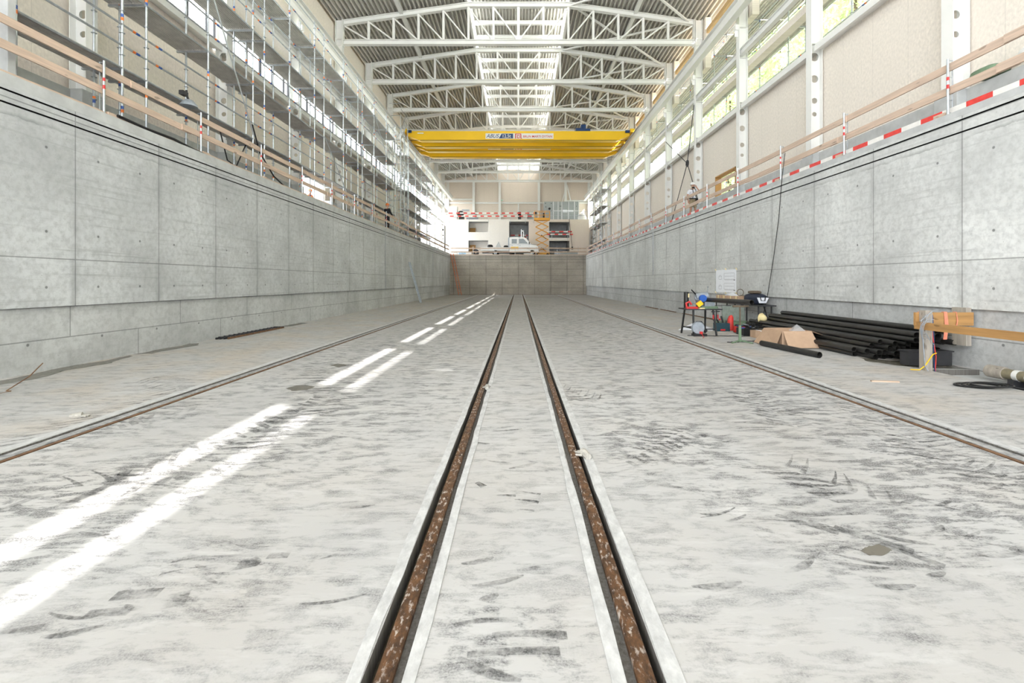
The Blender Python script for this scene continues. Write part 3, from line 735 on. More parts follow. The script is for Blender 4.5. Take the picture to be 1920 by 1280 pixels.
struct(m.build('wall_inner_rooms', M['concrete']))
m = MB(); m.box(-6.65,-4.03,FY+1.6,FY+1.7,4.85,9.62); struct(m.build('wall_niche', M['panel_lit']))
for z0, z1 in ((7.45,8.9),(5.0,6.6)):
    m = MB(); m.box(-6.63,-5.85,FY+1.3,FY+1.58,z0,z1); m.box(-6.1,-5.83,FY+1.25,FY+1.3,z0,z1); o = m.build('door_frame', M['brown'])
    tag(o, 'brown wooden box frame in the %s opening of the pale inner building' % ('upper' if z0 > 7 else 'lower'), 'frame')
m = MB(); EY = 68.1
m.prism([(-10.7,4.8),(10.7,4.8),(10.7,16.55),(2.9,17.65),(2.9,17.9),(-2.9,17.9),(-2.9,17.65),(-10.7,16.55)], 'Y', EY, EY+.3)
struct(m.build('wall_end', M['osbx']))
m = MB()
for x in (-10.2,-6.47,-2.7,2.97,6.83,10.2): m.ibeam((x,EY-.2,9.9),(x,EY-.2,16.3),.34,.36,.03,.02,(0,1,0))
m.ibeam((-10.2,EY-.15,13.0),(10.2,EY-.15,13.0),.2,.22); m.ibeam((-10.2,EY-.15,13.5),(-6.5,EY-.15,13.5),.2,.22); m.ibeam((6.9,EY-.15,13.3),(10.2,EY-.15,13.3),.2,.22)
m.ibeam((.0,EY-.15,9.9),(.0,EY-.15,13),.16,.16,.02,.012,(0,1,0)); 
struct(m.build('trim_%d' % tn, M['white_steel'])); tn += 1
e = MB().box(-2.6,-2.2,EY-.03,EY,13.3,13.55).build('exit_sign', M['whiteplastic']); tag(e, 'small white exit sign with green pictogram on the end wall', 'sign')
MB().box(-2.5,-2.42,EY-.04,EY-.03,13.34,13.46).box(-2.32,-2.26,EY-.04,EY-.03,13.36,13.46).build('pictogram', M['greenlit'], e)

# barrier on the inner building's roof edge, barrier in its right opening
def barrier(label, x0, x1, y, zs, posts, zp):
    r = empty('barrier_rail', label, 'barrier')
    for z in zs:
        m = MB(); c = x0+R.uniform(-.2,0); i = R.randint(0,1)
        while c < x1: e = min(c+R.uniform(.45,.58), x1); m.box(c,e,y-.02,y+.01,z-.075,z+.075,i % 2); c = e; i += 1
        m.build('barrier_board', [M['whitetape'],M['redtape']], r)
    for x in posts: MB().tube([(x,y+.04,zp),(x,y+.04,zs[0]+.25)], .024, 6).build('post', M['galv'], r)
    return r
barrier('two red and white barrier boards along the roof edge of the inner building', -9.6, 2.2, FY-.06, (10.72,10.32), (-9.2,-6.6,-4.0,-1.1,.95,2.0), 9.4)
barrier('two red and white barrier boards across the right upper opening of the inner building', 3.9, 7.25, FY-.08, (8.25,7.9), (4.45,6.55), 7.1)
barrier('short red and white barrier boards inside the dark middle opening', -.9, 1.3, FY+2.2, (8.0,7.7), (-.2,1.0), 7.0)
r = empty('tube_railing', 'thin grey tube railing on the inner building roof beside the ventilation unit', 'railing')
for x in (4.4,6.6,8.9): MB().tube([(x,FY+.1,9.9),(x,FY+.1,11.0)], .022, 6).build('post', M['galv'], r)
for z in (10.45,10.95): MB().tube([(4.3,FY+.1,z),(9.2,FY+.1,z)], .02, 6).build('rail', M['galv'], r)

# air handling unit
r = empty('ventilation_unit', 'long grey ventilation unit with square doors on the inner building roof', 'ventilation unit')
x0, z0 = 3.55, 10.15; secs = [(3.55,4.85),(4.85,5.5),(5.5,6.0),(6.0,6.95),(6.95,7.75),(7.75,8.35)]
for i, (a, b) in enumerate(secs):
    m = MB().box(a+.02,b-.02,65,66.8,10.2,12.7); c = bevel(m.build('casing', M['ahu'], r), .02)
    if i in (1,2,3,4):
        MB().box(a+.05,b-.05,64.97,65,11.5,12.62).build('door', M['ahu'], r); MB().box(a+.05,b-.05,64.97,65,10.3,11.36).build('door', M['ahu'], r)
m = MB()
for x in [a for a, b in secs[1:]]+[8.35]: m.box(x-.05,x+.05,64.93,65.0,10.15,12.72)
m.box(4.85,8.35,64.94,65,11.38,11.46); m.box(3.5,8.4,64.95,66.8,9.9,10.18)
m.build('frame', M['alu'], r)
MB().lathe([(0,0),(.16,0),(.16,-.1),(0,-.1)], (4.3,64.98,11.7), 14, 'Y').box(3.7,3.8,64.96,65,12.4,12.5).box(4.5,4.6,64.96,65,12.4,12.5).box(3.75,3.85,64.96,65,11.9,12).box(4.5,4.6,64.96,65,11.3,11.4).box(5.7,5.78,64.94,65,12,12.1).box(5.85,5.93,64.94,65,12,12.1).box(8,8.06,64.94,65,12,12.1).build('latch', M['black'], r)
MB().box(6.15,6.75,64.9,64.93,11.2,11.55).box(6.8,7.6,64.9,64.93,11.25,11.5).build('label_plate', M['paper'], r)
r = empty('step_ladder', 'white aluminium step ladder standing on top of the ventilation unit', 'ladder')
for a, b in ((6.1,6.75),(7.35,6.8)):
    m = MB()
    for y in (65.4,65.9): m.bar((a,y,12.7),(b,y,15.1),.05,.09)
    for i in range(1,9): u = i/9; x = a+(b-a)*u; m.bar((x,65.4,12.7+2.4*u),(x,65.9,12.7+2.4*u),.04,.04)
    m.build('ladder_leg', M['whiteplastic'], r)
m = MB(); m.box(-9.35,-8.2,63.0,63.8,9.9,11.75); o = m.build('cabinet', M['whiteplastic']); bevel(o, .02); tag(o, 'tall white sheet metal cabinet on the inner building roof near the left wall', 'cabinet')
MB().box(-9.3,-8.25,62.97,63.0,10.0,11.7).build('door', M['carpaint'], o)
r = empty('pump_unit', 'black pump with grey pipe lying behind the barrier on the inner building roof', 'pump')
MB().lathe([(0,-.3),(.35,-.3),(.42,0),(.35,.3),(0,.3)], (-7.75,63.2,10.75), 16, 'Y').build('motor', M['black'], r); MB().box(-8.0,-7.3,62.9,63.5,9.9,10.4).build('base', M['black'], r)
MB().tube([(-7.4,63.1,10.85),(-5.6,63.1,10.75)], .13, 10).tube([(-7.0,63.1,10.1),(-5.4,63.1,10.1)], .14, 10).box(-7.6,-6.6,63.0,63.4,11.15,11.3).build('pipe', M['tool'], r)
o = MB().box(-.05,.35,62.9,63.3,9.9,10.95).box(-.1,.4,62.85,63.35,10.3,10.5).build('generator', M['black']); tag(o, 'small black machine behind the red and white barrier boards', 'machine')
o = MB().box(1.2,2.6,63.6,64.6,9.9,11.1).box(1.25,2.1,63.55,63.6,10.2,11.0).build('small_ventilation_unit', M['ahu']); tag(o, 'small grey sheet metal unit beside the orange lift platform', 'ventilation unit')
o = MB().lathe([(.62,0),(.6,.35),(.45,.7),(.2,.9),(0,.95)], (0,0,0), 16).build('covered_drum', M['sack'], smooth=True, loc=(8.6,63.4,9.905)); tag(o, 'white rounded covered drum at the right end of the inner building roof', 'drum')

# scissor lift
r = empty('scissor_lift', 'orange yellow scissor lift raised in front of the inner building', 'lift', (0,0,0))
cx, cy = 3.02, 60.2
MB().box(cx-.95,cx+.95,cy-.4,cy+.4,4.98,5.35).build('chassis', M['lift'], r)
for dx in (-.7,.7):
    for dy in (-.42,.42): MB().lathe([(0,-.08),(.19,-.08),(.19,.08),(0,.08)], (cx+dx,cy+dy,5.04), 16, 'Y').build('wheel', M['rubber'], r)
zs = [5.37+.905*i for i in range(6)]
zs[-1] = 9.5
for i in range(5 if True else 0):
    z0, z1 = 5.37+i*.815, 5.37+(i+1)*.815
    for dy, s_ in ((-.3,1),(.3,1),(-.25,-1),(.25,-1)): MB().bar((cx-.82*s_,cy+dy,z0),(cx+.82*s_,cy+dy,z1),.05,.13,(0,1,0)).build('scissor_arm', M['lift'], r)
for z in (6.0,7.6): MB().tube([(cx-.1,cy,z),(cx+.55,cy,z-.5)], .05, 8).build('cylinder', M['black'], r)
p_ = MB(); p_.box(cx-1.0,cx+1.0,cy-.45,cy+.45,9.45,9.58); p_.box(cx-1.0,cx+1.0,cy-.46,cy-.43,9.55,9.75); p_.build('platform', M['lift'], r)
m = MB()
for dy in (-.43,.43):
    for x in (-.98,-.35,.35,.98): m.bar((cx+x,cy+dy,9.58),(cx+x,cy+dy,10.62),.05,.05,(0,1,0))
    for z in (10.1,10.6): m.bar((cx-1,cy+dy,z),(cx+1,cy+dy,z),.05,.05)
for x in (-.98,.98): m.bar((cx+x,cy-.43,10.6),(cx+x,cy+.43,10.6),.05,.05)
m.build('guard_frame', M['lift'], r)
MB().box(cx+.1,cx+.35,cy-.3,cy-.1,9.6,10.35).box(cx-.9,cx-.7,cy-.4,cy-.2,10.2,10.5).build('control_box', M['black'], r)

# crew cab flatbed truck
r = empty('flatbed_truck', 'white crew cab flatbed truck parked across the far end of the pit', 'truck')
ty0, ty1 = 59.3, 61.2; zd = 4.85
cab = [(-1.15,5.45),(-1.15,7.15),(-1.0,7.28),(.55,7.28),(1.0,7.12),(1.62,6.35),(2.35,6.18),(2.55,5.95),(2.6,5.35),(2.2,5.3),(2.1,5.3)]
m = MB().prism(cab+[(-.9,5.3)], 'Y', ty0, ty1); co = bevel(m.build('cab', M['carpaint'], r), .05, 3)
for poly in ([(-.85,6.42),(-.85,7.0),(-.2,7.0),(-.2,6.42)], [(.05,6.42),(.05,7.02),(.62,7.02),(1.22,6.42)]):
    MB().prism(poly, 'Y', ty0-.02, ty0+.01).build('side_window', M['carglass'], co)
MB().bar((1.07,60.25,7.06),(1.62,60.25,6.38),1.6,.03,(0,0,1)).build('windscreen', M['carglass'], co)
m = MB()
for x in (-1.0,-.05,1.35): m.box(x-.008,x+.008,ty0-.012,ty0,5.5,7.0)
m.box(-1.1,2.4,ty0-.012,ty0,6.28,6.31); m.box(.1,.3,ty0-.03,ty0,6.15,6.2); m.box(-.9,-.7,ty0-.03,ty0,6.15,6.2); m.build('door_seam', M['tool'], co)
MB().box(-.95,.0,ty0-.015,ty0,5.72,6.02).build('yellow_sticker', M['yellow'], co)
MB().box(1.3,1.42,ty0-.2,ty0,6.35,6.6).build('mirror', M['black'], co)
MB().box(2.5,2.64,ty0+.1,ty1-.1,5.2,5.55).build('bumper', M['black'], r)
for x in (1.75,-2.9):
    for y in (ty0+.12,ty1-.12):
        wo = MB().lathe([(0,-.12),(.36,-.12),(.38,-.06),(.38,.06),(.36,.12),(0,.12)], (x,y,5.23), 20, 'Y').build('wheel', M['rubber'], r)
        MB().lathe([(0,-.14),(.2,-.14),(.2,.14),(0,.14)], (x,y,5.23), 14, 'Y').build('hub', M['tool'], wo)
m = MB().box(-4.7,-1.2,ty0,ty1,5.5,5.62); m.box(-4.7,-1.2,ty0-.02,ty0+.02,5.62,5.95); m.box(-4.7,-1.2,ty1-.02,ty1+.02,5.62,5.95); m.box(-4.72,-4.68,ty0,ty1,5.62,5.95); m.build('load_bed', M['carpaint'], r)
MB().box(-4.6,2.2,ty0+.5,ty1-.5,5.25,5.45).build('chassis', M['dark'], r)
MB().box(-1.3,-1.18,ty0+.05,ty1-.05,5.6,7.2).build('headboard', M['tool'], r)
m = MB()
for y in (ty0+.1,ty1-.1): m.box(.32,.42,y-.05,y+.05,7.25,8.2); m.box(.62,.7,y-.05,y+.05,7.25,8.1)
m.box(.32,.7,ty0+.05,ty1-.05,7.95,8.05); m.build('roof_rack', M['alu'], r)
# loads on the bed and things on the rear deck
o = blob(.75,.7,.7).build('black_bag', M['black'], smooth=True, loc=(-3.6,59.8,5.63)); tag(o, 'black bag lying at the tail end of the truck bed', 'bag')
o = blob(.65,.7,.6).build('black_bag', M['black'], smooth=True, loc=(-1.58,59.8,5.63)); tag(o, 'black bag on the truck bed right behind the cab', 'bag')
o = MB().add([(-3.1,59.7,5.63),(-2.0,59.7,5.63),(-2.0,60.7,5.63),(-3.1,60.7,5.63),(-2.55,60.2,6.75)], [(0,1,4),(1,2,4),(2,3,4),(3,0,4),(0,3,2,1)]).build('covered_heap', M['concrete']); tag(o, 'pointed grey heap under a cover in the middle of the truck bed', 'heap')
for x, w_, h, mt, nm, lab, ct in ((-8.1,.9,.55,'sack','white_bundle','white wrapped bundle in the left corner of the rear deck','bundle'),(-7.0,1.0,.4,'sheetblue','blue_film_roll','pale blue film bundle behind the far railing near the left corner','bundle'),
    (-6.2,.8,.5,'sack','white_crate','white crate beside the round grey disc on the rear deck','crate'),(6.3,2.2,.55,'ahu','duct_piece','long grey sheet metal duct behind the far railing on the right','duct'),(4.9,.7,.4,'tool','tool_case','grey case on the rear deck between lift and duct','case'),(1.2,1.1,.3,'whiteplastic','white_box','flat white box on the rear deck in front of the truck nose','box')):
    o = MB().box(x-w_/2,x+w_/2,58.6,59.1,4.85,4.85+h).build(nm, M[mt]); bevel(o, .06, 3); tag(o, lab, ct)
o = MB().lathe([(.12,-.06),(.42,-.06),(.42,.06),(.12,.06)], (-5.35,58.9,5.27), 20, 'Y').build('cable_drum', M['dark']); tag(o, 'round dark grey drum standing on the rear deck left of the truck', 'drum')
o = MB().tube([(6.75,62.4,9.95),(6.95,62.4,8.0),(7.15,62.4,6.2)], .03, 6).box(7.05,7.25,62.3,62.5,5.9,6.25).build('hanging_cable', M['black']); tag(o, 'black cable with a plug hanging in front of the right end of the inner building', 'cable')

# ------------------------------------------------------------------ rails in the floor
def railprof(x, w_, ztop, mats, name, label, mat):
    r = MB(); h = w_/2
    pr = [(x-h,ztop-.03),(x-h,ztop-.008),(x-h+.008,ztop),(x+h-.008,ztop),(x+h,ztop-.008),(x+h,ztop-.03),(x+.012,ztop-.05),(x+.012,ztop-.1),(x-.012,ztop-.1),(x-.012,ztop-.05)]
    r.prism(pr, 'Y', YN, YB-.05); return tag(r.build(name, mat), label, 'rail')
railprof(-.545, .074, .006, None, 'rail', 'rusty brown steel rail of the middle track, the left one of the two', M['rail'])
railprof(.517, .074, .006, None, 'rail', 'rusty brown rail of the middle track, the right one with a white glove on it', M['rail'])
for sx, x, nm in ((-1,-4.69,'left'),(1,4.55,'right')):
    r = empty('side_rail', 'worn flat guide rail set in the floor on the %s side of the pit' % nm, 'rail')
    MB().box(x-.055,x+.055,YN,YB-.05,-.035,.005).build('rail_head', M['siderail'], r)
    MB().box(x-sx*.085-.022,x-sx*.085+.022,YN,YB-.05,-.035,.002).build('rusty_edge', M['rustedge'], r)

# tyre marks and wet stains on the slab
def ribbon_marks(m, pts, wd, pitch, q, side=(1,-1), slant=.5, ln=1.0, th=.42):
    P = [Vector((x,y,0)) for x, y in pts]; seg = [(b-a).length for a, b in zip(P, P[1:])]; L = sum(seg); d = 0
    while d < L:
        e = d; i = 0
        while i < len(seg)-1 and e > seg[i]: e -= seg[i]; i += 1
        tdir = (P[i+1]-P[i]).normalized(); c = P[i]+tdir*e; nrm = Vector((-tdir.y, tdir.x, 0))
        for sd in side:
            if q.random() < .12: continue
            n_ = 6; l_ = wd*(.62 if sd > 0 else .42)*ln*q.uniform(.7,1.15); th_ = pitch*th*q.uniform(.6,1.1)*(1 if sd > 0 else 1.4); up = []; dn = []
            for j in range(n_):
                u = j/(n_-1); ctr = c+nrm*sd*(.02+l_*u)-tdir*(slant*l_*u+.15*l_*u*u)
                t2 = th_*((1-.8*u) if sd > 0 else (.8+.3*u))/2; up.append(ctr+tdir*t2); dn.append(ctr-tdir*t2)
            vs = [(v.x,v.y,.0035) for v in up+dn]; m.add(vs, [(j,j+1,n_+j+1,n_+j) for j in range(n_-1)])
        d += pitch*q.uniform(.9,1.1)
q = random.Random(11); m = MB()
t1 = [(-2.3,7.9),(-2.35,7.0),(-2.55,6.4),(-2.68,5.77),(-2.7,5.2),(-2.82,4.6),(-2.95,4.1),(-3.2,3.75),(-3.7,3.45),(-4.2,3.3)]
ribbon_marks(m, t1[3:8], .72, .16, q, slant=.35); ribbon_marks(m, [(-3.6,3.55),(-3.1,3.8),(-2.95,4.0)], .6, .2, q)
ribbon_marks(m, [(-4.25,9.0),(-3.85,8.6),(-3.2,7.8),(-2.8,7.1),(-2.62,6.5),(-2.6,6.0)], .55, .14, q, slant=.3)
ribbon_marks(m, [(-4.9,4.3),(-4.93,5.5),(-4.96,6.9)], .5, .17, q, side=(1,), slant=.7)
ribbon_marks(m, [(-5.0,6.9),(-5.5,7.5),(-6.1,7.8)], .6, .16, q); ribbon_marks(m, [(-4.5,5.1),(-4.45,5.6),(-4.1,6.1)], .5, .14, q)
def mark(x, y, l_, w_, a_, b_=0, tp=.3):
    c_, s_ = math.cos(a_), math.sin(a_); up = []; dn = []
    for k in range(7):
        u = k/6-.5; h_ = w_*.5*(1-tp*(.5-u)); o_ = b_*(.25-u*u); up.append((x+l_*u*c_-(o_+h_)*s_, y+l_*u*s_+(o_+h_)*c_, .0035)); dn.append((x+l_*u*c_-(o_-h_)*s_, y+l_*u*s_+(o_-h_)*c_, .0035))
    m.add(up+dn, [(k,k+1,7+k+1,7+k) for k in range(6)])
for a in ((-1.78,2.70,.40,.045,.12,.12,1.6),(-1.80,2.60,.32,.05,.22,.1,1.5),(-1.55,2.66,.10,.13,-1.2,.1,.2),(-1.40,2.74,.06,.12,-1.5,0,0),(-1.66,2.55,.10,.06,.1,0,0),(-1.95,2.40,.22,.08,.12,0,0),(-1.72,2.36,.12,.10,-1.2,0,0),(-1.80,2.22,.10,.08,-1.4,0,0),(-1.98,2.27,.2,.07,.1,0,.3),(-1.1,2.73,.12,.03,.5,0,.8),(-2.3,2.15,.2,.05,.2,0,.5),(-3.3,3.72,.5,.035,.15,.1,1.5),(-3.05,3.8,.12,.09,-1.1,.1,.2),(-2.8,3.85,.05,.16,.9,0,.4),(-2.95,3.62,.4,.04,.1,.08,1.2),(-4.0,3.2,.5,.2,.1,.05,.8)): mark(*a)
ribbon_marks(m, [(.95,4.2),(1.35,4.62),(1.9,5.1)], .5, .12, q, slant=.2)
ribbon_marks(m, [(5.0,8.7),(4.55,6.8),(4.25,5.6),(3.97,4.7),(3.85,4.1),(3.9,3.7)], .6, .13, q, slant=.35)
ribbon_marks(m, [(4.35,9.5),(4.2,8.0),(4.05,6.8)], .3, .2, q, side=(1,), slant=0, th=.6)
ribbon_marks(m, [(3.2,6.7),(3.15,5.8),(3.05,5.1)], .55, .14, q); ribbon_marks(m, [(2.3,4.05),(2.5,3.6),(2.7,3.3)], .55, .13, q, slant=.4)
for a in ((1.9,3.1,.36,.06,-.7,0,.2),(2.06,3.02,.34,.05,-.75,0,.2),(2.2,2.92,.40,.07,-.8,0,.2),(2.3,2.75,.3,.06,-.9,0,.3),(1.7,3.15,.4,.02,-.1,0,.8),(2.05,3.2,.5,.025,.12,0,.8),(3.6,4.1,.5,.03,.12,0,.6),(3.85,4.05,.12,.08,-.9,0,0),(4.0,3.9,.5,.03,.15,0,.6),(4.1,3.75,.14,.08,-1,0,0),(4.3,3.7,.6,.035,.12,0,.5),(1.55,3.55,.14,.08,.2,0,0),(1.7,3.6,.05,.14,-.6,0,.2)): mark(*a)
ribbon_marks(m, [(.6,6.9),(1.1,6.3)], .5, .12, q)
for a in ((-.12,3.5,.2,.04,.05,.05,.6),(.06,3.42,.18,.045,-.25,.05,.8),(.05,3.28,.12,.03,-.1,.04,.6),(-.3,3.7,.1,.06,-.9,0,.3),(.1,3.55,.14,.03,-.3,0,.7),(-.15,2.2,.3,.04,.1,.06,.4),(.05,2.12,.34,.05,0,.05,.3),(-.02,2.02,.4,.05,.05,.04,.3)): mark(*a)
for cx_, cy_, sx_, sy_, n_ in ((4.1,5.2,.35,1.8,46),(3.9,3.9,.5,.5,22),(1.45,4.7,.3,.3,14),(3.0,5.8,.4,1.0,26),(2.3,3.4,.5,.4,18),(2.6,9,.8,2.2,34),(-2.65,6.6,.3,1.0,22),(-4.5,5.6,.3,.6,14),(-2.2,4.2,.8,1.0,18),(2.3,2.8,.6,.4,14),(3.4,3.0,.6,.4,14),(-1.7,2.6,.5,.3,10),(0,3.2,.25,1.2,10),(-2.5,10,1.0,3,26)):
    for j in range(n_):
        x, y = q.gauss(cx_,sx_), q.gauss(cy_,sy_)
        if y < 1.9 or -.72 < x < -.4 or .36 < x < .68: continue
        l_, th_, a_ = q.uniform(.10,.34), q.uniform(.018,.05), q.choice((-1,1))*q.uniform(0,.55); c_, s_ = math.cos(a_), math.sin(a_); up = []; dn = []
        for k in range(6):
            u = k/5-.5; bw = .25*(u*u)*l_; t2 = th_*(1-3.2*u*u)*.5+.003; up.append((x+l_*u*c_-(bw+t2)*s_, y+l_*u*s_+(bw+t2)*c_, .0035)); dn.append((x+l_*u*c_-(bw-t2)*s_, y+l_*u*s_+(bw-t2)*c_, .0035))
        m.add(up+dn, [(k,k+1,6+k+1,6+k) for k in range(5)])
tag(m.build('tyre_marks', M['smudge'], floor), kind='stuff')
def stain(pts, z=.003):
    P = [Vector((x,y,0)) for x, y in pts]; out = []; n = len(P)
    for i in range(n):
        a, b = P[i], P[(i+1) % n]
        for j in range(5):
            u = j/5; v = a.lerp(b, u); s_ = (b-a).length*.05; out.append((v.x+R.uniform(-s_,s_), v.y+R.uniform(-s_,s_), z))
    c = sum((Vector(v) for v in out), Vector())/len(out); k = len(out)
    MB().add(out+[tuple(c)], [(i,(i+1) % k,k) for i in range(k)]).build('wet_stain', M['wet'], floor)
stain([(-3.49,7.04),(-3.42,7.22),(-3.3,7.27),(-3.1,7.15),(-3.13,6.94),(-3.31,6.87)]); stain([(-3.61,8.97),(-3.52,9.18),(-3.25,9.0),(-3.34,8.75)])
stain([(-8.48,7.0),(-8.05,7.1),(-7.95,7.8),(-8.15,8.4),(-8.0,9.2),(-8.3,10.1),(-8.48,10.2)]); stain([(-8.48,10.3),(-8.2,10.5),(-8.05,11.8),(-8.3,12.2),(-8.48,12.1)])
stain([(-8.48,16.6),(-8.2,16.9),(-8.1,18.0),(-8.48,18.4)]); stain([(2.03,2.79),(2.1,2.83),(2.2,2.86),(2.23,2.8),(2.14,2.74),(2.05,2.74)]); stain([(7.2,9.9),(7.5,9.5),(8.3,9.6),(8.3,8.6),(7.45,8.7),(7.0,9.4)])

# ------------------------------------------------------------------ pipes, workbench and clutter at the right wall
rad = .056; rows = [10,10,8,7,5,4,2]; pi_ = 0
pipes = []
pm = MB().pipe((0,0,0), (0,5.4,0), rad); pproto = None
GR = 'black pipes piled at the right wall'
for ri, n in enumerate(rows):
    for i in range(n):
        x = 8.30-rad-(ri % 2)*rad-i*.1145; z = rad+.002+ri*.0985
        y = 9.95-.5*(1-i/10)+R.uniform(-.28,.22)-(.35 if ri > 3 else 0)
        if x > 7.42: y = max(y, 8.75)
        if pproto is None:
            o = pm.build('black_pipe', M['blackpipe'], smooth=True); pproto = o
        else: o = dup(pproto)
        o.location = (x, y, z); o.rotation_euler.z = R.uniform(-.004,.004)
        tag(o, 'long black pipe in the big pile lying along the right pit wall', 'pipe', GR)
tag(MB().pipe((6.09,11.75,.068),(6.30,9.82,.068),.066,.009).build('black_pipe', M['blackpipe'], smooth=True), 'single short black pipe lying on the floor in front of the open carton', 'pipe')
# steel work table
r = empty('work_table', 'dark steel work table with splayed legs near the right side rail', 'table', (5.5,14.25,0))
MB().box(-.52,.56,-.33,.36,.76,.795).build('table_top', M['dark'], r)
for dx, dy in ((-.42,.38),(-.34,-.42),(.33,.42),(.34,-.42)):
    MB().bar((dx,dy,0),(dx*.86,dy*.66,.77),.045,.045,(0,1,0)).build('leg', M['black'], r)
MB().bar((-.38,.34,.2),(.32,.36,.2),.03,.03).bar((-.34,-.38,.2),(.33,-.38,.2),.03,.03).bar((-.36,-.38,.22),(-.39,.34,.22),.03,.03).build('stretcher', M['black'], r)
r = empty('chop_saw', 'grey metal cutting saw with round blue motor cover on the work table', 'saw', (5.62,14.2,.795))
MB().box(-.16,.34,-.2,.18,0,.07).build('base', M['green'], r)
MB().tube([(-.12,.05,.07),(-.15,.0,.3),(-.2,-.05,.34)], [.09,.12,.1], 10).box(-.02,.28,-.1,.12,.07,.2).tube([(-.25,.02,.33),(.1,.02,.38)], .12, 14).build('body', M['tool'], r, True)
MB().lathe([(0,-.02),(.105,-.02),(.11,0),(.11,.06),(.0,.06)], (-.11,-.2,.31), 20, 'Y').build('motor_cover', M['brightblue'], r, True)
MB().tube([(-.25,0,.42),(-.42,-.1,.56)], .018, 8).build('handle', M['black'], r); MB().tube([(.1,.05,.35),(.13,.05,.62)], .008, 6).lathe([(0,.62),(.022,.635),(.022,.655),(0,.67)], (.13,.05,0), 8).build('lever', M['tool'], r)
MB().bar((-.3,-.24,.1),(-.17,-.26,.2),.13,.09,(0,1,0)).build('lamp', M['yellow'], r)
MB().tube([(.3,-.05,.09),(.75,-.12,.09)], .008, 6).tube([(.62,-.1,.09),(.76,-.12,.09)], .016, 6).build('clamp_lever', M['dark'], r)
o = MB().pipe((5.66,14.2,1.06),(5.92,11.9,1.075),.066,.009).build('black_pipe', M['blackpipe'], smooth=True); tag(o, 'black pipe held in the saw and resting on the green roller stand', 'pipe')
r = empty('roller_stand', 'green and rusty roller stand with three feet under the pipe end', 'stand', (5.83,12.35,0))
MB().tube([(0,0,.02),(0,0,.45)], .036, 10).build('column', M['green'], r); MB().tube([(0,0,.4),(0,0,.95)], .022, 8).build('inner_tube', M['bark'], r)
for a in (-2.6,-.9,.75): MB().bar((0,0,.06),(.34*math.cos(a),.34*math.sin(a),.015),.035,.03).build('foot', M['green'], r)
MB().tube([(-.19,0,.955),(.22,.0,.955)], .028, 10).build('roller', M['bark'], r, True)
MB().box(.03,.09,-.03,.03,.98,1.01).build('roller_cup', M['dark'], r)
o = MB().pipe((5.17,14.45,.797),(5.17,14.45,1.28),.075,.01).build('pipe_offcut', M['blackpipe'], smooth=True); tag(o, 'short black pipe offcut standing upright on the work table', 'pipe')
MB().box(5.215-5.17-.02+5.17,5.235,14.37,14.376,1.12,1.24).build('yellow_tag', M['tape'], None); bpy.data.objects['yellow_tag'].parent = o
r = empty('pipe_vise', 'red pipe vise at the left end of the work table', 'vise', (5.12,14.05,.795))
MB().box(-.1,.24,-.05,.05,0,.06).tube([(-.08,0,.05),(-.1,0,.16),(0,0,.21),(.06,0,.12)], .03, 8).build('body', M['red'], r, True); MB().tube([(.2,0,.08),(.42,.02,.06)], .018, 8).build('screw', M['dark'], r)
o = MB().box(-.08,.08,-.05,.05,0,.03).build('yellow_pad', M['tape'], loc=(5.45,13.97,.795)); tag(o, 'small yellow pad on the front edge of the work table', 'pad')
r = empty('circular_saw', 'grey handheld circular saw with red cable on the floor under the work table', 'saw', (5.3,13.85,0))
MB().lathe([(0,-.05),(.17,-.05),(.19,-.02),(.19,.03),(.16,.06),(0,.06)], (0,0,.24), 20, 'Y').build('blade_guard', M['tool'], r, True); MB().box(-.16,.22,-.12,.1,0,.07).build('base_plate', M['black'], r)
MB().tube([(.0,.05,.25),(.2,.09,.22),(.28,.09,.12)], [.08,.07,.05], 10).tube([(-.06,0,.42),(.1,0,.42),(.16,0,.34)], .018, 6).build('motor', M['dark'], r, True)
MB().box(.02,.1,-.11,-.06,.07,.14).tube([(.05,-.1,.12),(.08,-.14,.03),(.02,-.4,.012),(-.1,-.62,.012)], .008, 6).build('cable', M['red'], r)
for i, (x, y) in enumerate(((5.75,13.85),(5.95,14.0))):
    o = MB().tube([(x,y,.76),(x,y,.45)], .008, 6).box(x-.06,x+.06,y-.012,y+.012,.70,.73).box(x-.015,x+.015,y-.015,y+.015,.5,.62,1).build('screw_clamp', [M['dark'],M['red']]); tag(o, 'red handled screw clamp hanging from the %s of the work table' % ('front edge', 'right end')[i], 'clamp')
o = MB().add([(5.3,15.6,.0),(6.4,15.4,.0),(6.6,16.0,.02),(5.6,16.1,.0),(5.95,15.75,.26)], [(0,1,4),(1,2,4),(2,3,4),(3,0,4),(0,3,2,1)]).build('white_tarp', M['tshirt']); tag(o, 'crumpled white tarp on the floor behind the work table', 'tarp')
# bench at the wall
r = empty('wall_bench', 'dark board bench standing against the right pit wall below the drawing', 'bench', (0,0,0))
MB().box(7.75,8.30,15.1,18.7,.80,.84).build('board', M['dark'], r)
for y in (15.25,16.9,18.5):
    for x in (7.8,8.22): MB().bar((x,y,0),(x,y,.8),.035,.035,(0,1,0)).build('leg', M['dark'], r)
MB().bar((8.2,15.2,.0),(8.2,15.7,.8),.03,.03,(1,0,0)).build('brace', M['dark'], r)
boxp = bevel(MB().box(-.2,.2,-.22,.22,0,.24).build('carton', M['card']), .006)
MB().box(-.2,.2,-.03,.03,.2405,.2415).box(-.21,-.2005,-.03,.03,.05,.24).build('packing_tape', M['tape'], boxp)
for i, (y, dz) in enumerate(((18.35,0),(17.85,0),(17.3,0),(16.85,0))):
    o = boxp if i == 0 else dup(boxp); o.location = (8.02, y, .84); tag(o, 'small brown carton on the wall bench, %s in the row counted from the bag' % ('fourth','third','second','first')[i], 'carton', 'cartons on the wall bench')
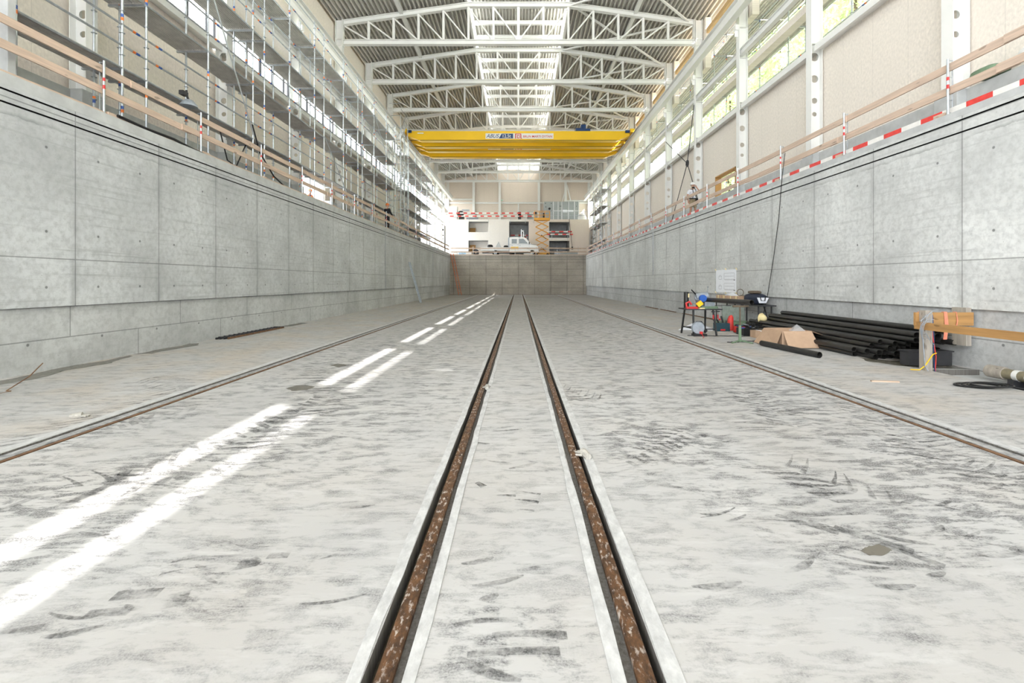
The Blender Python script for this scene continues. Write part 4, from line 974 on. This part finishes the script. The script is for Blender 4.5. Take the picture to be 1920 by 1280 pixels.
o = MB().box(-.15,.15,-.3,.3,0,.02).add([(-.15,-.3,.02),(.15,-.3,.02),(.15,.3,.1),(-.15,.3,.05)], [(0,1,2,3)]).build('paper_sheets', M['paper'], loc=(8.0,17.55,1.081)); tag(o, 'loose white paper sheets on top of the cartons', 'paper')
m = MB()
for k in range(4): m.tube([(.12*math.cos(a/16*2*PI)+.01*k, .02*k, .13+.12*math.sin(a/16*2*PI)) for a in range(17)], .012, 6)
o = m.build('cable_coil', M['bark'], loc=(7.95,16.82,1.081)); tag(o, 'brown cable coil standing on the carton beside the dark bag', 'coil')
r = empty('sports_bag', 'navy and white sports bag on the right end of the wall bench', 'bag', (8.0,15.85,.84))
blob(.46,1.0,.36).build('body', plain('navy nylon', (.012,.018,.04), .7), r, True)
MB().add([(-.13,-.507,.06),(.10,-.507,.06),(.19,-.507,.24),(-.20,-.507,.24)], [(0,1,2,3)]).build('white_panel', M['tshirt'], r)
MB().tube([(-.1,-.5,.3),(-.07,-.525,.14),(.05,-.525,.14),(.08,-.5,.3)], .016, 6).build('strap', M['darkcloth'], r)
o = blob(.30,.55,.11).build('jacket', M['bark'], smooth=True, loc=(8.0,15.9,1.19)); tag(o, 'dark crumpled jacket lying on top of the sports bag', 'jacket')
# green tool chest with its lid leaning open
r = empty('tool_chest', 'green metal tool chest with grey lid open below the wall bench', 'chest', (7.35,15.6,0))
bevel(MB().box(-.66,.4,-.1,.45,0,.27).build('body', M['green'], r), .01); MB().add([(-.4,.40,.27),(.38,.40,.27),(.40,.52,.79),(-.36,.52,.79),(-.4,.43,.27),(.38,.43,.27),(.40,.55,.79),(-.36,.55,.79)], [(0,1,2,3),(7,6,5,4),(0,4,5,1),(1,5,6,2),(2,6,7,3),(3,7,4,0)]).build('lid', M['greygreen'], r)
r = empty('tool_box', 'dark teal tool box with tools on the floor right of the work table', 'tool box', (6.62,15.3,0))
bevel(MB().box(-.22,.22,-.14,.14,0,.26).build('body', M['teal'], r), .015); MB().box(-.09,.06,-.146,-.14,.02,.07).build('red_badge', M['red'], r); MB().bar((.05,0,.26),(.0,.02,.48),.05,.04,(0,1,0)).tube([(-.1,0,.26),(-.12,.05,.36)], .03, 6).tube([(.12,0,.26),(.16,0,.33)], .03, 6).build('tool_handles', M['black'], r); MB().lathe([(0,0),(.035,.01),(.035,.05),(0,.07)], (-.06,0,.34), 10).build('red_cap', M['red'], r)
o = MB().tube([(0,0,.0),(0,0,.34),(.02,0,.45),(.05,0,.49)], [.095,.095,.075,.03], 12).build('red_canister', M['redtape'], smooth=True, loc=(6.98,15.45,0)); tag(o, 'upright red canister between tool box and tool chest', 'canister')
r = empty('red_crate', 'low red plastic crate with blue cloth inside', 'crate', (7.02,14.75,0))
m = MB(); m.box(-.2,.2,-.15,.15,0,.02)
for a in ((-.2,-.185,-.15,.15),(.185,.2,-.15,.15),(-.2,.2,-.15,-.135),(-.2,.2,.135,.15)): m.box(*a,0,.2)
m.build('body', M['redtape'], r); blob(.36,.26,.14).build('blue_cloth', M['navy'], r, True, loc=(0,0,.1))
o = bevel(MB().box(-.18,.18,-.16,.16,0,.2).build('carton', M['card'], loc=(6.92,13.5,0)), .006); tag(o, 'small brown carton with white tape on the floor behind the roller stand', 'carton'); MB().box(-.03,.03,-.162,-.16,0,.2).box(-.03,.03,-.16,.16,.2,.202).build('white_tape', M['paper'], o)
o = MB(); 
for i in range(26):
    a = R.uniform(0,6.28); x, y = R.uniform(-.26,.26), R.uniform(-.2,.2); z = .2+R.uniform(0,.1); o.tube([(x,y,z),(x+.18*math.cos(a),y+.18*math.sin(a),z+R.uniform(-.04,.06))], R.uniform(.008,.02), 5, mi=R.choice((0,0,0,1,2)))
o.box(-.3,.3,-.24,.24,0,.2); o = o.build('parts_bin', [M['black'],M['tool'],M['brightblue']], loc=(6.98,14.15,0)); tag(o, 'black bin heaped with fittings between the red crate and the taped carton', 'bin')
r = empty('safety_helmet', 'yellow safety helmet lying on its side near the pipe ends', 'helmet', (7.55,14.55,.47), .4)
pr = [(0,.15)]+[(.125*math.sin(a*PI/16),.15*math.cos(a*PI/16)) for a in range(1,9)]
h = MB().lathe(pr+[(.115,0.0),(.10,.06),(.06,.11),(0,.13)], (0,0,0), 18, 'Y'); h.lathe([(.125,.0),(.16,-.01),(.16,-.02),(.125,-.015)], (0,0,0), 18, 'Y')
h.v = [(x,-y,z) for x,y,z in h.v]; h.build('shell', M['tape'], r, True); MB().tube([(-.1,-.0,0),(0,-.04,.04),(.1,0,0)], .012, 6).tube([(0,0,-.1),(.02,-.04,0),(0,0,.1)], .012, 6).build('webbing', M['black'], r)
MB().box(-.25,.25,-.2,.2,-.47,-.16).build('stand_case', M['black'], r)
# opened carton
r = empty('open_carton', 'large open brown carton with its flaps hanging out beside the pipes', 'carton', (6.78,11.85,0))
def panel(nm, a, b, c, d, t=.008):
    a, b, c, d = (Vector(v) for v in (a,b,c,d)); n = (b-a).cross(d-a).normalized()*t
    MB().add([a,b,c,d,a+n,b+n,c+n,d+n], [(0,3,2,1),(4,5,6,7),(0,1,5,4),(1,2,6,5),(2,3,7,6),(3,0,4,7)]).build(nm, M['card'], r)
Wd, Dp, Hc = .36, .42, .40
panel('side', (-Wd,-Dp,0), (-Wd,Dp,0), (-Wd,Dp,Hc), (-Wd,-Dp,Hc)); panel('side', (Wd,-Dp,0), (Wd,Dp,0), (Wd,Dp,Hc), (Wd,-Dp,Hc))
panel('side', (-Wd,-Dp,0), (Wd,-Dp,0), (Wd,-Dp,Hc), (-Wd,-Dp,Hc)); panel('side', (-Wd,Dp,0), (Wd,Dp,0), (Wd,Dp,Hc), (-Wd,Dp,Hc)); panel('bottom', (-Wd,-Dp,.002), (Wd,-Dp,.002), (Wd,Dp,.002), (-Wd,Dp,.002))
panel('flap', (-Wd,Dp,Hc), (-Wd,-Dp,Hc), (-Wd-.20,-Dp-.06,.02), (-Wd-.26,Dp+.02,.02)); panel('flap', (-Wd+.02,-Dp,Hc), (Wd,-Dp,Hc), (Wd+.06,-Dp-.24,.02), (-Wd+.02,-Dp-.26,.02))
panel('flap', (Wd,-Dp,Hc), (Wd,Dp,Hc), (Wd+.28,Dp+.05,Hc-.08), (Wd+.3,-Dp+.02,Hc-.1))
o = MB().add([(-.16,-.1,.0),(.18,-.12,.0),(.14,.14,.02),(-.12,.12,0),(.02,.0,.17),(.12,.02,.1)], [(0,1,5,4),(1,2,5),(2,3,4,5),(3,0,4),(0,3,2,1)]).build('plastic_bag', M['film'], loc=(6.95,11.75,.37)); tag(o, 'clear plastic bag sticking out of the open carton', 'bag')
# drawing on the wall
r = empty('wall_drawing', 'white technical drawing taped to the right pit wall', 'drawing'); X = 8.312
MB().box(X-.003,X,17.9,19.75,1.17,2.08).build('sheet', M['paper'], r)
m = MB()
def ln(y0, z0, y1, z1, w_=.007): m.bar((X-.004,y0,z0),(X-.004,y1,z1),.003,w_,(0,0,1) if abs(y1-y0) > abs(z1-z0) else (0,1,0))
for zb in (1.70,1.30):
    for a in ((18.05,zb,18.95,zb),(18.05,zb+.24,18.95,zb+.24),(18.95,zb,18.95,zb+.24),(18.05,zb,18.05,zb+.24),(18.05,zb-.03,18.9,zb-.03),(18.1,zb+.12,18.9,zb+.12),(19.2,zb,19.45,zb),(19.2,zb+.12,19.45,zb+.12),(19.2,zb,19.2,zb+.12),(19.45,zb,19.45,zb+.12),(19.2,zb+.12,19.32,zb+.18),(19.45,zb+.12,19.32,zb+.18)): ln(*a)
    m.box(X-.006,X-.003,18.0,18.12,zb-.05,zb-.015)
m.build('drawn_lines', M['ink'], r)
for y, z in ((17.88,2.09),(18.8,2.1),(19.75,2.09),(17.88,1.16),(18.8,1.15),(19.75,1.16)): MB().bar((X-.005,y-.05,z-.04),(X-.005,y+.05,z+.04),.003,.045,(1,0,0)).build('tape', M['tape'], r)
o = MB().tube([(8.38,14.75,5.65),(8.31,14.8,4.85),(8.29,14.95,3.6),(8.28,15.25,2.3),(8.28,15.6,1.15),(8.15,15.7,.3),(7.9,15.2,.02)], .011, 6).build('hanging_cable', M['black']); tag(o, 'thin dark cable hanging from the railing down the right pit wall', 'cable')
# cables on floor
m = MB()
def squig(p0, p1, amp, n=14, z=.012): return [(p0[0]+(p1[0]-p0[0])*i/n+R.uniform(-amp,amp), p0[1]+(p1[1]-p0[1])*i/n+R.uniform(-amp,amp), z) for i in range(n+1)]
o = MB().tube(squig((5.0,13.9),(7.2,13.6),.06), .011, 6).build('floor_cable', M['black']); tag(o, 'black cable lying across the floor under the work table', 'cable')
o = MB().tube(squig((5.5,12.3),(6.4,12.6),.08), .012, 6).build('floor_cable', M['black']); tag(o, 'curled black cable on the floor behind the roller stand foot', 'cable')
m = MB()
for k in range(7): m.tube([(7.02+(.30+.05*math.sin(k))*math.cos(a/20*2*PI)+.02*k, 7.2+(.16+.03*math.cos(k*2))*math.sin(a/20*2*PI)-.02*k, .012+.006*k) for a in range(21)], .009, 5)
m.tube([(7.3,7.1,.02),(7.5,6.95,.01),(7.7,6.8,-.1)], .01, 5); tag(m.build('cable_coil', M['black']), 'flat black cable coil on the floor beside the trench at the right', 'coil')
# posts, plank guard and trench at the right
r = empty('plank_guard', 'brown plank guard on a grey post along the trench at the right wall', 'guard')
MB().box(7.30,7.43,8.42,8.55,0,1.08).build('post', M['oldwood'], r)
MB().box(7.24,8.30,8.555,8.60,.80,1.04).build('cross_plank', M['brownx'], r); MB().box(7.25,7.295,4.0,8.6,.74,.87).build('long_plank', M['brown'], r)
o = MB().box(8.22,8.32,8.62,8.90,.42,1.12).build('wall_plank', M['oldwood']); tag(o, 'weathered upright plank fixed to the right pit wall behind the plank guard', 'plank')
for i, (x, l_, w_) in enumerate(((7.75,.5,.06),(7.32,.1,.1),(7.97,.32,.012))):
    m = MB(); m.add([(x,8.548,1.05),(x+w_,8.548,1.05),(x+w_+.02,8.54,1.05-l_*.5),(x+w_-.02,8.53,1.05-l_),(x-.03,8.53,1.05-l_),(x+.01,8.54,1.05-l_*.5)], [(0,1,2,5),(5,2,3,4)]); m.box(x,x+w_,8.55,8.61,1.042,1.052); o = m.build('orange_strap', M['salmon']); tag(o, ('orange strap hanging over the middle of the brown cross plank','orange strap end on top of the grey guard post','thin orange string over the wall end of the cross plank')[i], 'strap')
m = MB()
for k in range(6): m.tube([(7.28-.1*abs(math.sin(a/14*PI))*(1+.2*k)+.015*k, 8.4-.02*k, .98-.45*a/14+.05*math.sin(a*.9+k)) for a in range(15)], .004, 5)
m.tube([(7.22,8.38,.6),(7.26,8.38,.1),(7.3,8.36,.01)], .008, 5); m.tube([(7.2,8.4,.9),(7.4,8.38,1.08),(7.5,8.4,1.1)], .006, 5); tag(m.build('wire_bundle', M['tool']), 'loose bundle of pale wires hanging on the grey guard post', 'wires')
for i, (c_, nm) in enumerate((('redtape','red'),('navy','blue'))): tag(MB().tube([(7.47+.03*i,8.5,1.0),(7.48+.02*i,8.47,.6),(7.52-.05*i,8.45,.25),(7.5+.03*i,8.46,-.2)], .008, 5).build('control_cable', M[c_]), nm+' control cable running down beside the grey guard post', 'cable')
tag(MB().tube([(7.1,8.5,.012),(7.2,8.42,.02),(7.28,8.4,.1),(7.42,8.4,.3),(7.5,8.42,.32)], .009, 5).build('yellow_wire', M['yellow']), 'yellow wire around the foot of the grey guard post', 'wire')
r = empty('junction_case', 'long grey steel case on the floor behind the grey guard post', 'case', (7.85,9.0,0)); bevel(MB().box(-.46,.36,-.12,.1,.01,.27).build('body', M['dark'], r), .008); MB().box(-.48,.38,-.14,.12,.27,.29).build('lid', M['dark'], r); MB().box(-.2,-.14,-.13,-.12,.2,.25).build('latch', M['alu'], r)
struct(MB().box(7.43,8.4,7.75,8.54,-.74,-.10).build('trim_90', M['concrete']))
struct(MB().box(8.30,8.42,2.0,7.74,-.74,-.02).box(7.43,8.3,2.0,7.74,-.745,-.7).build('trim_91', M['black']))  # black boards added to paint the dark void under the trench pipe
r = empty('insulated_pipe', 'khaki insulated pipe with white bands in the trench at the right', 'pipe')
MB().tube([(8.12,7.95,.07),(8.12,3.0,.07)], .085, 14).build('pipe_body', plain('khaki lagging', (.23,.20,.13), .7, 0, .15, 14), r, True); MB().tube([(8.12,8.1,.07),(8.12,7.82,.07)], .105, 14).build('collar', M['oldwood'], r, True)
for y in (7.62,7.42): MB().tube([(8.12,y+.04,.07),(8.12,y-.04,.07)], .09, 14).build('band', M['whiteplastic'], r, True)
MB().box(8.02,8.28,7.6,7.7,-.7,.0).box(8.02,8.28,5,5.1,-.7,.0).build('support', M['dark'], r)
# ladders, grating, gloves
def ladder(name, label, p, q, wd, mat, n):
    r = empty(name, label, 'ladder'); p, q = Vector(p), Vector(q); w_ = Vector(wd)
    for s_ in (-.5,.5): MB().bar(p+w_*s_, q+w_*s_, .03, .07, (1,0,0)).build('stile', mat, r)
    m = MB()
    for i in range(1,n): c = p.lerp(q, i/n); m.bar(c-w_*.5, c+w_*.5, .03, .03)
    m.build('rungs', mat, r); return r
ladder('ladder', 'grey aluminium ladder leaning against the left pit wall', (-7.48,36.0,0.0), (-8.36,36.0,3.1), (0,.42,0), M['tool'], 11)
ladder('ladder', 'orange red ladder leaning in the far left corner of the pit', (-7.0,56.4,0), (-8.15,57.6,5.05), (.3,.25,0), M['rust'], 17)
r = empty('steel_grating', 'flat rusty red steel grating piece lying at the foot of the left wall', 'grating')
for i in range(4): MB().bar((-8.35+.1*i,12.95+.02*i,.03),(-8.4+.1*i,16.2,.03),.03,.05).build('bar', M['rustedge'] if i == 3 else M['dark'], r)
for j in range(14): MB().bar((-8.37,13.1+.23*j,.06),(-8.05,13.1+.23*j,.06),.02,.02).build('cross_bar', M['dark'], r)
def glove(label, loc, rz, s_=1):
    g = MB(); g.tube([(-.10,0,.02),(-.03,0,.03),(.04,0,.03)], [.035,.042,.045], 8)
    for k, (a, l_) in enumerate(((-.35,.075),(-.12,.09),(.08,.09),(.3,.075))): g.tube([(.03,-.03+.02*k,.025),(.03+l_*math.cos(a),-.03+.02*k+l_*math.sin(a),.015)], [.014,.011], 6)
    g.tube([(-.02,.035,.02),(.03,.085,.015)], [.015,.011], 6); g.v = [(x*s_,y*s_,z*s_) for x,y,z in g.v]
    o = g.build('work_glove', M['canvas'], smooth=True, loc=loc, rotz=rz); return tag(o, label, 'glove')
glove('pale work glove lying on the floor beside the left side rail', (-5.19,5.54,.0), .4, .8); glove('white work glove lying over the right rail of the middle track', (.60,4.28,.012), 1.9, .85)
glove('small white rag on the left rail of the middle track', (-.47,7.05,.0), 1.6, .8)
tag(MB().tube([(-7.5,6.7,.02),(-7.35,6.6,.02),(-7.3,6.75,.03),(-7.42,6.8,.02),(-7.5,7.2,.15),(-7.6,7.5,.3)], .008, 5).build('bent_wire', M['rustedge']), 'bent rusty wire on the floor at the left wall', 'wire')
tag(MB().box(0,.4,0,.05,0,.02).build('wood_strip', M['timberx'], loc=(5.65,7.5,0), rotz=-.15), 'thin wooden strip on the floor right of the right side rail', 'strip')
for x, y, l_ in ((7.95,29.9,3),(8.0,26,2.5),(8.05,22.2,3)): pass
r = empty('formwork_boards', 'thin reddish boards lying along the foot of the right pit wall', 'boards')
for y0, y1, x in ((27.5,30,8.1),(24.5,27,8.15),(19.8,23.5,8.2)): MB().box(x,x+.10,y0,y1,0,.03).build('board', M['rustedge'], r)

# ------------------------------------------------------------------ things on the walkways
r = empty('cross_brace', 'dark crossed tension rods with a ring between columns of the right wall', 'bracing')
cz, cy_ = 8.55, 27.6
for a in ((26.55,11.6),(31.6,11.0),(26.0,6.2),(30.6,5.3)): MB().tube([(9.93,cy_,cz),(9.93,a[0],a[1])], .022, 6).build('rod', M['dark'], r)
MB().lathe([(.12,-.03),(.2,-.03),(.2,.03),(.12,.03),(.12,-.03)], (9.93,cy_,cz), 14, 'X').build('ring', M['dark'], r)
def loop(pts, rad, mat, name, label, cat): return tag(MB().tube(pts, rad, 6).build(name, mat, smooth=True), label, cat)
loop([(-8.45,9.9,5.1),(-8.47,10.7,5.08),(-8.46,11.5,5.1),(-8.5,12.3,5.06),(-8.5,12.8,5.04)], .03, M['black'], 'hose', 'thick black hose lying on the rim of the left pit wall', 'hose')
loop([(-8.6,13.5,6.0),(-8.62,13.9,5.2),(-8.6,14.3,5.1),(-8.6,14.8,5.9)], .02, M['black'], 'hose', 'black hose looped over the left railing near the work light', 'hose')
loop([(-8.62,15.2,6.7),(-8.6,15.6,5.9),(-8.56,16.4,5.3),(-8.55,17.2,5.07)], .025, M['black'], 'hose', 'black hose hanging from the left scaffold down to the wall rim', 'hose')
r = empty('work_light', 'round grey work light clamped to the left scaffold tube', 'lamp', (-8.85,12.6,6.35))
MB().lathe([(0,.14),(.1,.12),(.2,0),(.21,-.05),(.17,-.06),(.0,-.03)], (0,0,0), 18).build('reflector', M['tool'], r, True); MB().tube([(0,0,.1),(-.1,.05,.3),(-.13,.1,.42)], .03, 8).box(-.2,-.08,-.1,.1,.25,.36).build('bracket', M['dark'], r)
for i, y in enumerate((7.0,7.9,11.55,12.7,13.6)): tag(MB().tube([(-9.25,y,4.93),(-9.25,y,5.45 if i < 2 else 5.3)], .045, 8).build('pipe_sleeve', M['whiteplastic']), 'short white pipe sleeve standing on the left walkway, %s from the camera' % ORD[i], 'pipe', 'white sleeves on the left walkway')
o = MB().box(9.2,9.6,8.2,8.6,4.79,5.9).build('concrete_block', M['concrete']); bpy.data.objects.remove(o)
o = blob(.5,.6,.22).build('green_sack', M['green'], smooth=True, loc=(10.1,10.05,5.97)); tag(o, 'green and yellow sack on the concrete kerb at the top right', 'sack')
o = blob(.5,1.0,.3).build('white_bag', M['sack'], smooth=True, loc=(10.12,8.9,5.95)); tag(o, 'white bag on the concrete kerb at the right picture edge', 'bag')
o = MB().box(-10.05,-9.75,27.2,28.0,4.93,5.5).build('block_stack', M['concrete']); bevel(o, .02); tag(o, 'grey block stack on the left walkway behind the railing near the door opening', 'blocks')
o = MB().box(-10.05,-9.72,29.6,30.4,4.93,5.4).build('green_box', plain('green plastic', (.05,.28,.06), .5)); tag(o, 'green box on the left walkway beside the worker in dark clothes', 'box')

# ------------------------------------------------------------------ people
def skin(name, nodes, edges, mat, parent, sub=2):
    me = bpy.data.meshes.new(name); idx = {k: i for i, k in enumerate(nodes)}
    me.from_pydata([n[:3] for n in nodes.values()], [(idx[a], idx[b]) for a, b in edges], [])
    o = bpy.data.objects.new(name, me); COL.objects.link(o)
    o.modifiers.new('skin', 'SKIN').use_smooth_shade = True
    sv = me.skin_vertices[0].data
    for k, i in idx.items():
        r_ = nodes[k][3]; sv[i].radius = r_ if isinstance(r_, tuple) else (r_, r_); sv[i].use_root = (i == 0)
    ss = o.modifiers.new('sub', 'SUBSURF'); ss.levels = ss.render_levels = sub
    bpy.context.view_layer.update()
    nm = bpy.data.meshes.new_from_object(o.evaluated_get(bpy.context.evaluated_depsgraph_get()))
    bpy.data.objects.remove(o); nm.materials.clear(); nm.materials.append(mat)
    for p_ in nm.polygons: p_.use_smooth = True
    o = bpy.data.objects.new(name, nm); COL.objects.link(o); o.parent = parent; return o
def chain(*k): return list(zip(k, k[1:]))
def person(label, loc, rz, arms, legs, top, bottom, helmet, shorts=False, harness=False, beard=False, boots=M['darkcloth'], long_sleeve=True, scale=1):
    r = empty('person', label, 'person', loc, rz); r.scale = (scale,)*3
    N = {'pel': (0,0,.95,(.14,.10)), 'spi': (0,0,1.13,(.135,.095)), 'che': (0,-.01,1.30,(.16,.105)), 'upc': (0,0,1.42,(.12,.08)), 'nk': (0,-.005,1.50,.056), 'nk2': (0,-.02,1.55,.055), 'hd': (0,-.03,1.62,(.072,.085)), 'hd2': (0,-.025,1.69,(.075,.09)), 'tp': (0,-.02,1.755,(.055,.065)), 'nose': (0,-.135,1.635,.013)}
    E = chain('pel','spi','che','upc','nk','nk2','hd','hd2','tp')+[('hd','nose')]
    for s_, L in ((1,'l'),(-1,'r')):
        el, wr, hand = arms[L]; sh = (.185*s_,0,1.41)
        N['sh'+L] = (*sh,.062); N['el'+L] = (*el,.042); N['wr'+L] = (*wr,.029)
        w_ = Vector(wr); d = (Vector(hand)-w_).normalized(); pm = w_+d*.06; N['pm'+L] = (*pm,(.036,.02))
        E += chain('upc','sh'+L,'el'+L,'wr'+L,'pm'+L)
        sd = d.cross(Vector((0,1,.3))).normalized(); fw = d.cross(sd).normalized()
        for k_ in range(4):
            off = (k_-1.5)*.021; l_ = (.062,.075,.07,.055)[k_]; b0 = pm+d*.03+sd*off; b1 = b0+d*l_*.55; b2 = b1+(d*.7+fw*.5).normalized()*l_*.5
            N['f%s%d' % (L,k_)] = (*b0,.0095); N['g%s%d' % (L,k_)] = (*b1,.009); N['h%s%d' % (L,k_)] = (*b2,.008); E += chain('pm'+L,'f%s%d' % (L,k_),'g%s%d' % (L,k_),'h%s%d' % (L,k_))
        t0 = w_+d*.035+sd*.035; t1 = t0+(d+sd*.5).normalized()*.04; N['t'+L] = (*t0,.011); N['u'+L] = (*t1,.009); E += chain('wr'+L,'t'+L,'u'+L)
        kn, an = legs[L]; N['hp'+L] = (.095*s_,0,.88,.088); N['kn'+L] = (*kn,.056); N['cf'+L] = (kn[0]*.5+an[0]*.5,.015+kn[1]*.5+an[1]*.5,kn[2]*.62+an[2]*.38,.056); N['an'+L] = (*an,.037); N['to'+L] = (an[0]+.015*s_,an[1]-.15,.035,.033)
        E += chain('pel','hp'+L,'kn'+L,'cf'+L,'an'+L,'to'+L)
    skin('body', N, E, M['skin'], r)
    g = .03; lerp = lambda a, b, u: tuple(a[i]+(b[i]-a[i])*u for i in range(3))
    T = {k: (*N[k][:3], tuple(x+g for x in (N[k][3] if isinstance(N[k][3], tuple) else (N[k][3],)*2))) for k in ('spi','che','upc')}
    T = {'wa': (0,0,.88,(.185,.145)), **T}; TE = chain('wa','spi','che','upc')
    for L in 'lr':
        T['sh'+L] = (*N['sh'+L][:3],.088)
        if long_sleeve:
            T['el'+L] = (*N['el'+L][:3],.060); T['cu'+L] = (*lerp(N['el'+L],N['wr'+L],.92),.044); TE += chain('upc','sh'+L,'el'+L,'cu'+L)
        else:
            T['sl'+L] = (*lerp(N['sh'+L],N['el'+L],.72),.074); TE += chain('upc','sh'+L,'sl'+L)
    skin('jacket' if long_sleeve else 'shirt', T, TE, top, r)
    B = {'wa': (0,0,1.04,(.17,.13)), 'pe': (0,0,.90,(.175,.135))}; BE = [('wa','pe')]
    for L in 'lr':
        B['hp'+L] = (*N['hp'+L][:2],.84,.108); kn, an = N['kn'+L], N['an'+L]
        if shorts: B['kn'+L] = (*lerp(N['hp'+L],kn,.92),.098); BE += chain('pe','hp'+L,'kn'+L)
        else: B['kn'+L] = (*kn[:3],.078); B['an'+L] = (*lerp(kn,an,.93),.062); BE += chain('pe','hp'+L,'kn'+L,'an'+L)
    skin('shorts' if shorts else 'trousers', B, BE, bottom, r)
    for L in 'lr':
        an = N['an'+L]; skin('boot', {'a': (an[0],an[1],an[2]+.07,.052), 'b': (an[0],an[1],.06,.055), 'c': (*N['to'+L][:2],.045,.046)}, chain('a','b','c'), boots, r)
    h = MB().lathe([(.116,0),(.114,.05),(.095,.1),(.05,.13),(0,.14)], (0,-.015,1.70), 18); h.lathe([(.11,.0),(.142,-.012),(.142,-.02),(.11,-.014)], (0,-.03,1.705), 18)
    h.build('helmet', helmet, r, True)
    MB().lathe([(0,-.012),(.012,0),(0,.012)], (.032,-.108,1.662), 8, 'Y').lathe([(0,-.012),(.012,0),(0,.012)], (-.032,-.108,1.662), 8, 'Y').build('eyes', M['darkcloth'], r, True)
    MB().tube([(-.028,-.112,1.59),(0,-.118,1.588),(.028,-.112,1.59)], .006, 6).build('mouth', M['rustedge'], r)
    for s_ in (-1,1): MB().lathe([(0,-.014),(.03,0),(0,.014)], (.082*s_,-.01,1.635), 10, 'X').build('ear', M['skin'], r, True)
    if beard: MB().lathe([(.02,-.06),(.06,-.04),(.078,-.005),(.07,.01)], (0,-.045,1.565), 14).build('beard', M['darkcloth'], r, True)
    if harness:
        b = MB()
        for s_ in (-1,1): b.tube([(.09*s_,-.135,1.46),(.08*s_,-.165,1.3),(.06*s_,-.16,1.15),(.11*s_,-.165,.98)], .017, 6).tube([(.1*s_,-.1,1.44),(.1*s_,.03,1.49),(.08*s_,.11,1.4)], .017, 6)
        b.tube([(-.08,-.165,1.22),(0,-.172,1.21),(.08,-.165,1.22)], .016, 6).tube([(-.2,-.02,1.0),(-.13,-.165,.99),(.13,-.165,.99),(.2,-.02,1.0)], .022, 6); b.box(.06,.17,-.22,-.15,.70,.98); b.build('harness', M['darkcloth'], r)
    return r
person('worker in white T-shirt, khaki shorts, harness and white helmet with a hand at his ear', (8.80,23.7,4.79), .22,
    {'l': ((.33,-.16,1.27),(.14,-.17,1.52),(.105,-.11,1.62)), 'r': ((-.27,.05,1.12),(-.30,-.08,.86),(-.30,-.12,.75))},
    {'l': ((.13,-.03,.48),(.14,.02,.09)), 'r': ((-.12,-.03,.48),(-.14,.0,.09))}, M['tshirt'], M['khaki'], M['whiteplastic'], True, True, True, M['bark'], False, 1.0)
person('worker in dark clothes and orange helmet at the left railing, seen from behind', (-8.72,31.2,5.04), PI-.5,
    {'l': ((.28,-.08,1.16),(.2,-.28,1.05),(.16,-.36,1.02)), 'r': ((-.28,-.05,1.14),(-.22,-.26,1.02),(-.18,-.34,1.0))},
    {'l': ((.11,-.03,.49),(.12,.03,.09)), 'r': ((-.11,-.02,.49),(-.12,.03,.09))}, M['darkcloth'], M['darkcloth'], M['orange'], scale=.97)
person('worker with orange helmet standing in the bright doorway of the left wall', (-10.9,24.55,4.93), 1.2,
    {'l': ((.27,.02,1.13),(.25,-.12,.9),(.25,-.16,.8)), 'r': ((-.27,.02,1.13),(-.25,-.12,.9),(-.25,-.16,.8))},
    {'l': ((.11,-.03,.49),(.12,.03,.09)), 'r': ((-.11,-.02,.49),(-.12,.03,.09))}, M['orange'], M['darkcloth'], M['orange'], scale=.84)

tag(bevel(MB().box(-9.3,-8.73,8.02,8.16,4.93,7.3).build('concrete_panel', M['concrete']), .01), 'upright grey concrete panel standing behind the left railing at the picture edge', 'panel')
# ------------------------------------------------------------------ trees outside
def tree_proto(seed, H, W, n):
    q = random.Random(seed); r = empty('tree', 'x', 'tree')
    MB().tube([(0,0,0),(.1,.1,H*.3),(-.1,.15,H*.6),(.05,0,H*.85)], [.28,.22,.13,.05], 8).build('trunk', M['bark'], r)
    m = MB(); C = []
    for i in range(26):
        a, u = q.uniform(0,6.28), q.uniform(.12,.93); rr = W*(1-abs(u-.5)*.55)*q.uniform(.2,.8); C.append((Vector((rr*math.cos(a), rr*1.1*math.sin(a), H*u)), q.uniform(.9,1.9)))
    C += [(Vector((q.uniform(-1,1)*W*.5, q.uniform(-1,1)*W*.8, H*.92)), 1.2) for _ in range(8)]
    for i in range(n):
        c, rad_ = C[i % len(C)]
        d = Vector((q.gauss(0,1),q.gauss(0,1),q.gauss(0,.8))).normalized()*rad_*q.uniform(.3,1)**.6; p = c+d
        if p.z > H: p.z = H-q.uniform(0,.5)
        a = Vector((q.gauss(0,1),q.gauss(0,1),q.gauss(0,1))).normalized(); b = a.cross(Vector((q.gauss(0,1),q.gauss(0,1),q.gauss(0,1)))).normalized(); s_ = q.uniform(.10,.19)
        m.add([p-a*s_, p+b*s_*.6, p+a*s_, p-b*s_*.6], [(0,1,2,3)])
    m.build('foliage', M['leaf'], r); return r
ta = tree_proto(1, 17.4, 2.0, 8500); tb = tree_proto(2, 17.4, 2.0, 8500)
ti = 0
for row, (x, zt_) in enumerate(((19.2,1.0),(24.2,1.32))):
    y = -16+row*1.8
    while y < 58:
        src = (ta, tb)[ti % 2]; o = src if ti < 2 else dup(src)
        o.location = (x+R.uniform(-.3,.3), y, 4.7); o.scale = (1,1,zt_*R.uniform(.985,1.0)); o.rotation_euler.z = R.choice((0,PI))
        tag(o, 'leafy green tree standing outside behind the right hall windows', 'tree', 'trees outside the right wall'); ti += 1; y += R.uniform(3.6,4.2)
